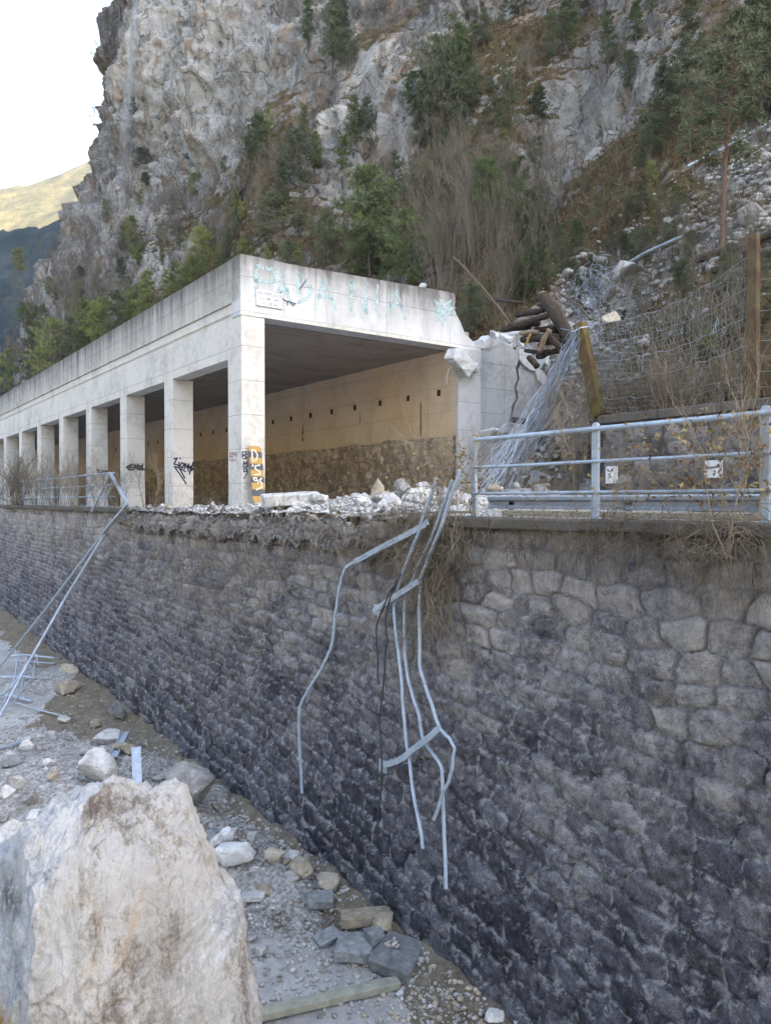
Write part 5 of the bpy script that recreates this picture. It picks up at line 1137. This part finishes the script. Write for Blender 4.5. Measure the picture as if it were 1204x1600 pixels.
log([(855, 524), (868, 536), (882, 546)], 17.4, .10, M['log'], 'dark log sloping down at the right of the pile')
log([(826, 558), (838, 572)], 17.1, .10, M['log'], 'short charred log end at the foot of the pile')
log([(846, 462), (868, 492), (892, 540)], 17.8, .17, M['log'], 'thick broken trunk leaning down to the right of the log pile', 'broken_tree')
log([(856, 462), (872, 480), (905, 545)], 18.0, .09, M['bark'], 'thinner broken trunk beside the thick leaning trunk', 'broken_tree')
log([(708, 402), (745, 440), (772, 472), (797, 506)], 17.5, .045, M['bark'], 'long thin bare branch slanting down behind the broken portal corner', 'dead_branch')
log([(873, 458), (905, 478), (922, 500)], 17.3, .035, M['bark'], 'thin bare branch above the leaning fence post', 'dead_branch')
for i in range(12):
    u, y = 835 + RNG.gauss(0, 22), 520 + RNG.gauss(0, 22); a = RNG.uniform(-.5, .5); l = RNG.uniform(12, 26); log([(u - l * math.cos(a), y - l * math.sin(a)), (u + l * math.cos(a), y + l * math.sin(a))], 17.7 + RNG.uniform(0, .5), RNG.uniform(.05, .11), M['log'], 'dark weathered log in the heap behind the end wall', 'split_log', 'dark logs of the heap')
mb = MB(); mb.bar(atX(1165, 392, 17), atX(1166, 470, 17), .12, .12, up=(1, 0, 0)); o = mb.build('wooden_stake', M['log'], None, atX(1166, 470, 17)); tag(o, 'short dark wooden stake behind the fence near the right edge', 'stake')

# ------------------------------------------------------------------ vegetation
def blades(cent, n, L, wd, rnd, up=.3, outw=None, droop=0):
    N = len(cent) * n; c = np.repeat(cent, n, 0); d = rnd.randn(N, 3); d[:, 2] += up
    if outw is not None: d += np.repeat(outw, n, 0)
    d /= np.linalg.norm(d, axis=1, keepdims=True) + 1e-9
    s = np.cross(d, rnd.randn(N, 3)); s /= np.linalg.norm(s, axis=1, keepdims=True) + 1e-9
    l = L * rnd.uniform(.55, 1.15, (N, 1)); c = c + rnd.randn(N, 3) * L * .22
    tip = c + d * l; tip[:, 2] -= droop * l[:, 0]; V = np.stack([c - s * wd / 2, c + s * wd / 2, tip], 1).reshape(-1, 3)
    return V, np.arange(3 * N).reshape(-1, 3)
def sticks(segs, k=3):
    A = np.array([s[0] for s in segs]); B = np.array([s[1] for s in segs]); ra = np.array([s[2] for s in segs]); rb = np.array([s[3] for s in segs])
    d = B - A; d /= np.linalg.norm(d, axis=1, keepdims=True) + 1e-9; ref = np.where(np.abs(d[:, 2:3]) < .9, np.array([[0, 0, 1.]]), np.array([[1., 0, 0]])); u = np.cross(d, ref); u /= np.linalg.norm(u, axis=1, keepdims=True) + 1e-9; v = np.cross(d, u)
    V = []; 
    for P, r in ((A, ra), (B, rb)):
        for i in range(k): t = 2 * math.pi * i / k; V.append(P + (u * math.cos(t) + v * math.sin(t)) * r[:, None])
    V = np.stack(V, 1).reshape(-1, 3); n = len(A); F = []
    for i in range(k): F.append(np.stack([np.arange(n) * 2 * k + i, np.arange(n) * 2 * k + (i + 1) % k, np.arange(n) * 2 * k + k + (i + 1) % k, np.arange(n) * 2 * k + k + i], 1))
    return V, np.concatenate(F)
def pine_meshes(seed, H=8, bare=.3, spread=.28, dens=1.0, full=False, L=.26):
    rn = np.random.RandomState(seed); r = random.Random(seed); S = []; cen = []; outd = []
    lean = Vector((r.uniform(-.05, .05), r.uniform(-.05, .05), 0)); pts = []
    for i in range(9): t = i / 8; pts.append(Vector((lean.x * H * t + .08 * math.sin(t * 5 + seed), lean.y * H * t + .08 * math.cos(t * 4 + seed), H * t)))
    rt = .018 * H
    for i in range(8): S.append((pts[i], pts[i + 1], rt * (1 - i / 8.6), rt * (1 - (i + 1) / 8.6)))
    nb_ = int(62 * dens)
    for i in range(nb_):
        t = bare + (1 - bare) * ((i + r.random()) / nb_); p = pts[min(int(t * 8), 7)].lerp(pts[min(int(t * 8) + 1, 8)], t * 8 % 1); az = r.uniform(0, 6.283)
        tt = (t - bare) / (1 - bare); env = (math.sin(min(1, tt * 1.25 + .22) * math.pi * .62) ** .8) * (1 - tt * .75) if not full else math.sqrt(max(0, 1 - (tt * 2 - .75) ** 2 * .72)) * .8
        l = H * spread * env * r.uniform(.55, 1.25) + .15; el = r.uniform(-.25, .35) + tt * .45
        q = p; d = Vector((math.cos(az) * math.cos(el), math.sin(az) * math.cos(el), math.sin(el))); m_ = 4
        for k in range(m_):
            d2 = (d + Vector((r.gauss(0, .16), r.gauss(0, .16), r.gauss(0, .12) + .06 * k))).normalized(); q2 = q + d2 * l / m_; S.append((q, q2, .012 * H * .22 * (1 - k / m_) + .006, .008)); 
            if k >= 1:
                for _ in range(4 if k > 1 else 2):
                    o_2 = Vector((r.gauss(0, 1), r.gauss(0, 1), r.gauss(0, .35) + .15)) * l * .20; c = q2 + o_2; S.append((q.lerp(q2, .6), c, .008, .004)); cen.append(c[:]); outd.append((o_2.normalized() * .6)[:])
            q = q2
    V1, F1 = sticks(S); cen = np.array(cen); V2, F2 = blades(cen, 20, L, .032 * L / .26 * 1.15, rn, .45, np.array(outd))
    return mesh_np('trunk', V1, F1), mesh_np('crown', V2, F2)
def bare_mesh(seed, H=4, n0=4, depth_=4, spread=.55, r0=.03):
    r = random.Random(seed); S = []
    def go(p, d, l, rad, k):
        m_ = 3; q = p
        for i in range(m_):
            d = (d + Vector((r.gauss(0, .12), r.gauss(0, .12), r.gauss(0, .08) + .05))).normalized(); q2 = q + d * l / m_; S.append((q, q2, rad * (1 - i * .2), rad * (1 - (i + 1) * .2)))
            if k > 0 and (i > 0 or k < depth_):
                for _ in range(r.choice([1, 2, 2])):
                    s_ = Vector((r.gauss(0, 1), r.gauss(0, 1), r.gauss(.2, .5))).normalized(); go(q2, (d + s_ * spread * 1.3).normalized(), l * r.uniform(.42, .68), max(rad * .5, .004), k - 1)
            q = q2
    for i in range(n0): go(Vector((r.gauss(0, .06), r.gauss(0, .06), 0)), Vector((r.gauss(0, spread * .5), r.gauss(0, spread * .5), 1)).normalized(), H * r.uniform(.6, .85), r0 * r.uniform(.7, 1.1), depth_)
    V1, F1 = sticks(S); return mesh_np('stems', V1, F1)
PV = {'tall': [pine_meshes(1, 8, .50, .20, .8), pine_meshes(2, 8, .40, .22, .9)], 'bush': [pine_meshes(3, 8, .10, .30, 1.5, True, .30), pine_meshes(4, 8, .14, .27, 1.4, True, .28), pine_meshes(8, 8, .2, .33, 1.2, True, .3)], 'cone': [pine_meshes(5, 8, .15, .24, 1.3), pine_meshes(6, 8, .18, .22, 1.15)], 'thin': [pine_meshes(7, 8, .3, .2, .55), pine_meshes(9, 8, .35, .17, .5)]}
BV = [bare_mesh(20 + k, 4, 3 + k % 3, 3, .5) for k in range(5)]
BF = [bare_mesh(40 + k, 4, 5 + k % 3, 3, .6, .075) for k in range(4)]
_vc = {}
def dress(me, mat):
    k = (me.name, mat.name)
    if k not in _vc: d_ = me.copy(); d_.materials.clear(); d_.materials.append(mat); _vc[k] = d_
    return _vc[k]
def pine(p, h, kind, leaf, label, group=None, name='pine_tree', wide=1.0):
    t_, c_ = RNG.choice(PV[kind]); o = empty(name, tuple(p), RNG.uniform(0, 6.3), label, 'tree', group); s = h / 8
    o.scale = (s * wide, s * wide, s); a = link('trunk', dress(t_, M['bark_o' if kind == 'tall' else 'bark']), None, o); b_ = link('crown', dress(c_, M[leaf]), None, o); return o
def bare(p, h, label, group, name='bare_shrub', cat='shrub', mat='twig', wide=1.0):
    o = link(name, dress(RNG.choice(BF if (Vector(p).length > 38 and wide > .4) else BV), M[mat]), None); o.location = p; s = h / 4; o.scale = (s * wide, s * wide, s); o.rotation_euler = (RNG.uniform(-.1, .1), RNG.uniform(-.1, .1), RNG.uniform(0, 6.3)); return tag(o, label, cat, group)
def hp(u, y): h = hill_hit(u, y); return (h.x - .1, h.y, h.z - .15)
def pine_px(u, y, hpx, kind, leaf, label, group=None, wide=1.0, X=None, name='pine_tree'):
    p = atX(u, y, X) if X else hp(u, y)
    if p[1] > 150 or Vector(p).length > 170: return
    return pine(p, px(p, hpx), kind, leaf, label, group, name, wide)
pine_px(1130, 392, 360, 'tall', 'pine_g', 'tallest pine on the slope, with a long reddish bare trunk, near the right edge', wide=.95)
pine_px(1195, 215, 240, 'cone', 'pine_g', 'dull green pine cut by the upper right edge of the photo')
pine_px(1075, 250, 200, 'thin', 'pine_g', 'thin pine left of the tallest reddish-trunked pine')
pine_px(1040, 215, 110, 'bush', 'pine_g', 'low bushy pine below the thin pine on the upper slope')
pine_px(690, 205, 150, 'bush', 'pine_g', 'broad bushy pine on the grassy slope at the top centre', wide=.85)
pine_px(668, 200, 90, 'bush', 'pine_g', 'lower left companion of the broad bushy pine at the top centre')
pine_px(718, 130, 90, 'cone', 'pine', 'dark conical pine at the upper right of the broad bushy pine')
pine_px(520, 112, 118, 'cone', 'pine_g', 'dark pine at the top of the picture beside the central rock buttress', wide=1.0)
pine_px(545, 108, 60, 'bush', 'pine_g', 'small bushy pine at the foot of the dark top pine')
pine_px(470, 300, 100, 'bush', 'pine_g', 'faint grey-green pine left of the central rock buttress')
pine_px(440, 330, 80, 'cone', 'pine_g', 'grey-green pine low in the grassy gully')
pine_px(580, 456, 196, 'bush', 'pine_b', 'large bright green bushy pine right behind the portal roof', wide=.95)
pine_px(640, 466, 140, 'bush', 'pine_b', 'second green bushy pine behind the portal roof, to the right of the large one', wide=.9)
pine_px(510, 455, 130, 'thin', 'pine_g', 'slender pine with see-through crown left of the large green pine')
pine_px(815, 400, 150, 'thin', 'pine', 'thin green pine above the log pile')
pine_px(770, 395, 150, 'tall', 'pine', 'bare-trunked pine left of the thin green pine')
pine_px(838, 462, 88, 'bush', 'pine', 'dark green spreading conifer directly above the log pile', wide=1.25)
pine_px(735, 530, 90, 'bush', 'pine_g', 'low green bush right behind the broken portal corner')
pine_px(772, 245, 120, 'thin', 'pine_g', 'thin faint pine beside the right rock outcrop')
pine_px(800, 215, 90, 'thin', 'pine_g', 'small thin pine just above the right rock outcrop')
pine_px(950, 110, 90, 'cone', 'pine_g', 'small conical pine on the skyline slope left of the tallest pine')
pine_px(890, 60, 90, 'thin', 'pine_g', 'thin pine at the top edge above the right rock outcrop')
pine_px(905, 395, 55, 'bush', 'pine', 'small dark shrubby pine on the scree')
pine_px(925, 478, 80, 'thin', 'pine', 'sparse young pine just above the leaning fence post')
pine_px(960, 395, 60, 'thin', 'pine_g', 'tiny young pine left of the steel rail')
pine_px(885, 440, 70, 'thin', 'pine_g', 'young pine right of the spreading dark conifer')
pine_px(318, 425, 72, 'bush', 'pine_y', 'yellow-green bushy pine above the gallery parapet left of its corner')
pine_px(352, 268, 26, 'bush', 'pine', 'tiny dark pine on a ledge in the middle of the cliff')
GL = 'yellow-green pines behind the gallery roof'
for u, y, h in [(20, 640, 95), (50, 615, 100), (82, 610, 110), (110, 590, 95), (140, 560, 90), (165, 565, 100), (190, 540, 85), (215, 515, 70), (235, 515, 90), (262, 490, 70), (275, 500, 90), (300, 480, 80), (345, 450, 60), (385, 430, 60), (5, 660, 100), (60, 560, 60), (125, 530, 50), (-10, 600, 80), (420, 425, 45)]:
    pine_px(u, y, h, RNG.choice(['bush', 'cone', 'thin', 'bush']), RNG.choice(['pine_y', 'pine_y', 'pine_g']), 'yellow-green pine in the row behind the gallery roof', GL)
GB = 'bare shrubs on the mountainside'; k = 0; rb_ = random.Random(5)
areas = [((640, 300), (60, 50), 9, 60), ((740, 400), (50, 50), 46, 95), ((820, 330), (60, 50), 14, 70), ((1050, 560), (120, 40), 26, 75), ((1140, 480), (60, 40), 16, 60), ((960, 320), (80, 40), 14, 45), ((420, 260), (40, 60), 14, 40), ((150, 460), (60, 50), 26, 42), ((280, 370), (60, 35), 22, 38), ((80, 500), (40, 40), 14, 40), ((470, 380), (50, 30), 10, 40), ((700, 100), (150, 50), 16, 40), ((60, 540), (40, 50), 12, 50), ((560, 60), (60, 40), 8, 36), ((1120, 160), (60, 60), 14, 50)]
for (u, y), (su, sy), n, h in areas:
    for _ in range(n):
        a, b_ = rb_.gauss(u, su), rb_.gauss(y, sy)
        if b_ > 640 or a > 1260: continue
        p = hp(a, b_); bare(p, px(p, h * rb_.uniform(.6, 1.3)), 'leafless grey-brown shrub growing on the mountainside', GB, wide=rb_.uniform(.6, 1.0))
for u, y, h in [(190, 22, 60), (172, 60, 46), (205, 8, 60), (150, 92, 30), (148, 190, 26)]:
    p = hp(u, y + 6); bare(p, px(p, h), 'leafless shrub on the left rim of the cliff against the sky', 'shrubs on the cliff rim', wide=1.1)
GT = 'slim bare trunks behind the portal'
for u, y, h in [(690, 470, 150), (708, 480, 190), (728, 470, 170), (752, 470, 150), (775, 470, 150), (790, 480, 120), (820, 480, 120), (845, 470, 130), (700, 500, 100), (760, 500, 90), (865, 430, 90)]:
    p = hp(u, y); bare(p, px(p, h), 'slim bare young tree standing behind the broken portal', GT, 'bare_tree', 'tree', 'twig', .35)
# dead grass on the slopes
nr = np.random.RandomState(8); cand = nr.randint(0, V.shape[0], 90000); gm = gmask.ravel()[cand]; yy2 = V[cand, 1]
ok = (gm > .5) & (yy2 > 4) & (yy2 < 75) & (V[cand, 2] > 2.0) & (V[cand, 2] < 60) & (smask.ravel()[cand] < .5); cc = V[cand][ok][:16000]
Vg, Fg = blades(cc, 5, .42, .05, nr, .9); o = link('dry_grass', mesh_np('dry_grass', Vg, Fg), M['grass']); tag(o, 'dead brown grass covering the ledges and slopes of the mountainside', kind='stuff')
# brambles hanging over the crest of the dark wall
def strands(name, N, area, mat, lmin, lmax, rad, label, X0=7.22):
    S = []; r = random.Random(len(name) + N)
    for _ in range(N):
        a = r.choice(area); u = r.gauss(a[0], a[2]); y = r.gauss(a[1], a[3]); Y = Yof([u], 7.3)[0]; z = -(y - 782) / 1200 * depth((7.3, Y, 0)); x = 7.33 + .12 * (min(z, -.45) + .45) - r.uniform(.07, .30)
        p = Vector((x, Y, z)); l = r.uniform(lmin, lmax) * a[4]; n = 6; d = Vector((r.gauss(-.1, .35), r.gauss(0, .7), r.gauss(-.15, .7))).normalized()
        for i in range(n):
            q = p + d * l / n; q.x = min(q.x, 7.33 + .12 * (min(q.z, -.45) + .45) - .07); S.append((p, q, rad * (1.2 - i / n), rad * (1.2 - (i + 1) / n))); p = q; d = (d + Vector((r.gauss(0, .22), r.gauss(0, .25), -.28 + r.gauss(0, .15)))).normalized()
    V1, F1 = sticks(S); o = link(name, mesh_np(name, V1, F1), M[mat]); return tag(o, label, kind='stuff')
strands('hanging_brambles', 3300, [(690, 850, 26, 50, 1.0), (700, 900, 20, 45, .9), (640, 835, 40, 22, .9), (500, 850, 90, 40, .6), (350, 860, 70, 45, .7), (300, 950, 90, 70, .6), (200, 880, 90, 60, .8), (100, 830, 70, 25, .8), (430, 1000, 80, 80, .35)], 'vine', .35, 1.0, .0045, 'dead brambles and roots hanging over the dark stone wall')
strands('sparse_creepers', 750, [(960, 830, 60, 20, .7), (1150, 850, 40, 30, .9), (820, 830, 60, 20, .6), (1050, 830, 80, 20, .6)], 'vine', .3, .9, .004, 'thin dry creepers trailing over the right part of the wall coping')
# dry weeds and stems at the railing and along the crest
GW = 'dry weeds along the wall crest'
for u, y, h, w_, mat in [(708, 905, 230, .5, 'twig_l'), (690, 810, 120, .8, 'twig_l'), (722, 800, 90, .7, 'twig_l'), (893, 800, 170, .45, 'twig_l'), (960, 815, 110, .9, 'twig_l'), (985, 850, 120, .9, 'twig_l'), (1150, 870, 230, .8, 'twig_l'), (1185, 860, 200, .8, 'twig_l'), (1120, 830, 120, .9, 'twig_l'), (1075, 830, 120, .8, 'twig_l'), (1040, 820, 90, .8, 'twig_l'), (660, 800, 70, .8, 'twig_l'), (840, 810, 60, .9, 'twig_l'), (1000, 820, 80, .8, 'twig_l'),
                       (235, 790, 66, .8, 'twig_l'), (245, 792, 50, .8, 'twig_l'), (222, 792, 60, .7, 'twig')]:
    p = crest(u, y); bare((p[0], p[1], p[2]), px(p, h), 'dry weed stems growing out of the wall crest', GW, 'dry_weed', 'weed', mat, w_)
for i in range(34):
    u = RNG.uniform(-10, 190); p = crest(u, 792 + RNG.uniform(-2, 14)); bare(p, px(p, RNG.uniform(34, 75)), 'dry bush growing along the wall top below the left columns', 'dry bushes along the left wall top', 'dry_bush', 'bush', RNG.choice(['twig', 'twig_l', 'twig']), .9)
for i in range(9):
    u = [690, 700, 1165, 1180, 1150, 1120, 1060, 980, 715][i]; p = crest(u, [770, 740, 760, 700, 730, 780, 790, 800, 700][i] + 0)
    h = 784; P = (7.35, p[1], -.1); Vl, Fl = blades(np.array([[RNG.gauss(0, .35), RNG.gauss(0, .35), RNG.uniform(.05, 1.0)] for _ in range(60)]), 3, .05, .035, nr, 0); o = link('withered_leaves', mesh_np('withered_leaves', Vl, Fl), M['dryleaf']); o.location = P; tag(o, 'scattered withered leaves on the weed stems by the railing', 'leaves', 'withered leaves by the railing')
for i in range(40):
    u, y = RNG.choice([(1000, 640, 120, 12), (900, 655, 50, 10), (1150, 625, 50, 10), (860, 690, 20, 25)])[:2]; u += RNG.gauss(0, 70); 
    p = atX(min(max(u, 850), 1240), 640, 15.1); p = (15.15 + RNG.uniform(-.1, .3), p[1], 1.9); bare(p, RNG.uniform(.5, 1.3), 'dry shrub on top of the pale stone wall at the foot of the fence', 'dry shrubs at the foot of the fence', 'dry_shrub', 'shrub', RNG.choice(['twig', 'twig_l']), 1.3)
# thin waterfall down the left cliff
wv = []
for k in range(15):
    t = k / 14; u, y = 216 - 26 * t, -30 + 330 * t; h = hill_hit(u, max(y, 0)); wd = .5 + .9 * t; r0 = Vector(ray(u, y)); p = r0 * ((h.length - 1.5) / r0.length) if k == 0 else r0 * ((hill_hit(u, y).length - 1.2) / r0.length)
    wv.append((p, wd))
m = MB()
for s_ in (-1, 0, 1):
    m.tube([p + Vector((.2 * s_, .5 * s_ * w_, 0)) for p, w_ in wv], [w_ * .5 for p, w_ in wv], 8, False)
o = m.build('waterfall', M['water'], None, tuple(wv[-1][0]), smooth=True); o['kind'] = 'structure'
GP = 'scattered pines on the mountainside'; rq = random.Random(21)
for (u, y), (su, sy), n, h, kinds in [((690, 190), (45, 40), 9, 85, ['bush', 'cone']), ((1080, 180), (60, 80), 7, 90, ['cone', 'thin', 'bush']), ((930, 60), (90, 40), 10, 80, ['thin', 'cone']), ((790, 330), (50, 50), 10, 90, ['thin', 'cone', 'bush']), ((450, 260), (30, 50), 8, 75, ['thin', 'bush', 'cone']),
                                       ((520, 60), (25, 40), 5, 75, ['cone']), ((560, 420), (50, 20), 5, 90, ['bush', 'cone', 'thin']), ((1020, 500), (90, 40), 8, 65, ['thin', 'thin']), ((900, 440), (50, 30), 7, 60, ['bush', 'thin']), ((800, 120), (60, 40), 6, 70, ['thin', 'cone']), ((60, 470), (40, 30), 6, 40, ['cone', 'bush']), ((270, 400), (60, 20), 7, 50, ['bush', 'thin']), ((1190, 120), (30, 70), 3, 90, ['cone', 'thin'])]:
    for _ in range(n):
        a, b_ = rq.gauss(u, su), rq.gauss(y, sy)
        if a > 1250 or b_ < -40: continue
        pine_px(a, b_, h * rq.uniform(.55, 1.2), rq.choice(kinds), rq.choice(['pine_g', 'pine_g', 'pine', 'pine_y'] if u < 600 else ['pine_g', 'pine_g', 'pine']), 'green pine among many scattered over the mountainside', GP, wide=rq.uniform(.8, 1.25))

# ------------------------------------------------------------------ valley haze
hz_ = MB(); hz_.box((-330, -320, -60), (1400, 1600, 760)); t = NT('valley_haze'); t.N.remove(t.b); pv = t.n('VolumePrincipled'); pv.inputs['Color'].default_value = (.86, .90, .96, 1); pv.inputs['Density'].default_value = HAZE; pv.inputs['Anisotropy'].default_value = .3
t.L.new(pv.outputs[0], t.N['Material Output'].inputs['Volume'])
o = hz_.build('haze', t.m); tag(o, 'thin pale haze filling the valley', kind='stuff')

rz_ = random.Random(77)
field(26, [(610, 782, 35, 8), (660, 778, 28, 9), (700, 785, 20, 6)], .28, .62, ['rock_w', 'rock', 'rock_w'], 'chunky white block in the rubble heap below the gallery opening', 'chunky blocks of the rubble heap', up_gr, 'rubble_block')
for i in range(30):
    u = rz_.uniform(742, 862); y = 538 + max(0, u - 800) * .75 + rz_.gauss(0, 5); s = rz_.uniform(.14, .55); p = atY(u, y, GY + rz_.uniform(.15, .6))
    bm = bmesh.new(); bmesh.ops.create_cube(bm, size=1)
    for v in bm.verts: v.co = Vector((v.co.x * s * rz_.uniform(.7, 1.3), v.co.y * s * rz_.uniform(.6, 1.2), v.co.z * s * rz_.uniform(.5, 1.1)))
    bmesh.ops.bevel(bm, geom=bm.edges[:], offset=s * .06, segments=1, affect='EDGES'); me = bpy.data.meshes.new('concrete_fragment'); bm.to_mesh(me); bm.free()
    o = link('concrete_fragment', me, M['conc_new' if i % 3 else 'conc_grey']); o.location = p; o.rotation_euler = (rz_.uniform(-.8, .8), rz_.uniform(-.8, .8), rz_.uniform(0, 3)); tag(o, 'jagged concrete fragment caught on the broken end wall', 'concrete fragment', 'concrete fragments on the broken end wall')
for (u, y), (su, sy), n, h, kinds in [((420, 380), (70, 30), 10, 60, ['bush', 'thin']), ((150, 470), (70, 50), 16, 42, ['thin', 'bush', 'cone']), ((640, 330), (50, 50), 12, 70, ['thin', 'bush']), ((740, 350), (60, 60), 12, 85, ['thin', 'cone', 'bush']), ((300, 300), (60, 40), 8, 35, ['bush', 'thin']), ((760, 60), (80, 40), 8, 60, ['bush', 'thin']), ((980, 360), (60, 30), 7, 50, ['bush', 'thin']), ((1100, 540), (70, 30), 12, 60, ['bush', 'thin'])]:
    for _ in range(n):
        a, b_ = rq.gauss(u, su), rq.gauss(y, sy)
        if a > 1250 or b_ < -40: continue
        pine_px(a, b_, h * rq.uniform(.5, 1.2), rq.choice(kinds), rq.choice(['pine_g', 'pine_g', 'pine_y']), 'green pine among many scattered over the mountainside', GP, wide=rq.uniform(.9, 1.4))

field(40, [(830, 762, 35, 10), (780, 775, 30, 8), (870, 770, 30, 8)], .12, .48, ['rock', 'rock_w', 'rock_t', 'rock_d'], 'stone spilled onto the upper road behind the railing from the collapsed gap', 'stones spilled behind the railing', up_gr, 'spilled_stone')

def on_verge(u, y):
    p = ground(u, y); return p if wallX(p[2]) - 1.3 < p[0] < wallX(p[2]) - .05 else None
gravel('verge_gravel', 1400, [(480, 1375, 60, 50), (600, 1480, 60, 45), (700, 1570, 60, 30), (400, 1290, 60, 40), (250, 1180, 60, 40), (120, 1080, 60, 30), (40, 1010, 40, 20)], on_verge, .02, .12, M['rock_t'], 'small brown and grey stones scattered on the soil strip at the foot of the wall', 3)
gravel('verge_chips', 900, [(480, 1375, 60, 50), (600, 1480, 60, 45), (700, 1570, 60, 30), (400, 1290, 60, 40), (250, 1180, 60, 40)], on_verge, .02, .09, M['rock'], 'pale stone chips scattered along the foot of the wall', 3)

for (u, y), (su, sy), n, h in [((1100, 390), (60, 30), 26, 55), ((1010, 430), (60, 30), 22, 45), ((1160, 330), (40, 40), 14, 55), ((930, 470), (40, 30), 14, 45)]:
    for _ in range(n):
        a, b_ = rq.gauss(u, su), rq.gauss(y, sy)
        if a > 1250: continue
        p = hp(a, b_); bare(p, px(p, h * rq.uniform(.6, 1.3)), 'leafless grey-brown shrub growing on the mountainside', GB, wide=rq.uniform(.8, 1.2))
for (u, y), (su, sy), n, h in [((1090, 420), (60, 30), 6, 60), ((1000, 400), (60, 30), 5, 50), ((1170, 470), (30, 30), 4, 70)]:
    for _ in range(n):
        a, b_ = rq.gauss(u, su), rq.gauss(y, sy); pine_px(min(a, 1230), b_, h * rq.uniform(.6, 1.2), rq.choice(['bush', 'thin']), 'pine_g', 'green pine among many scattered over the mountainside', GP)
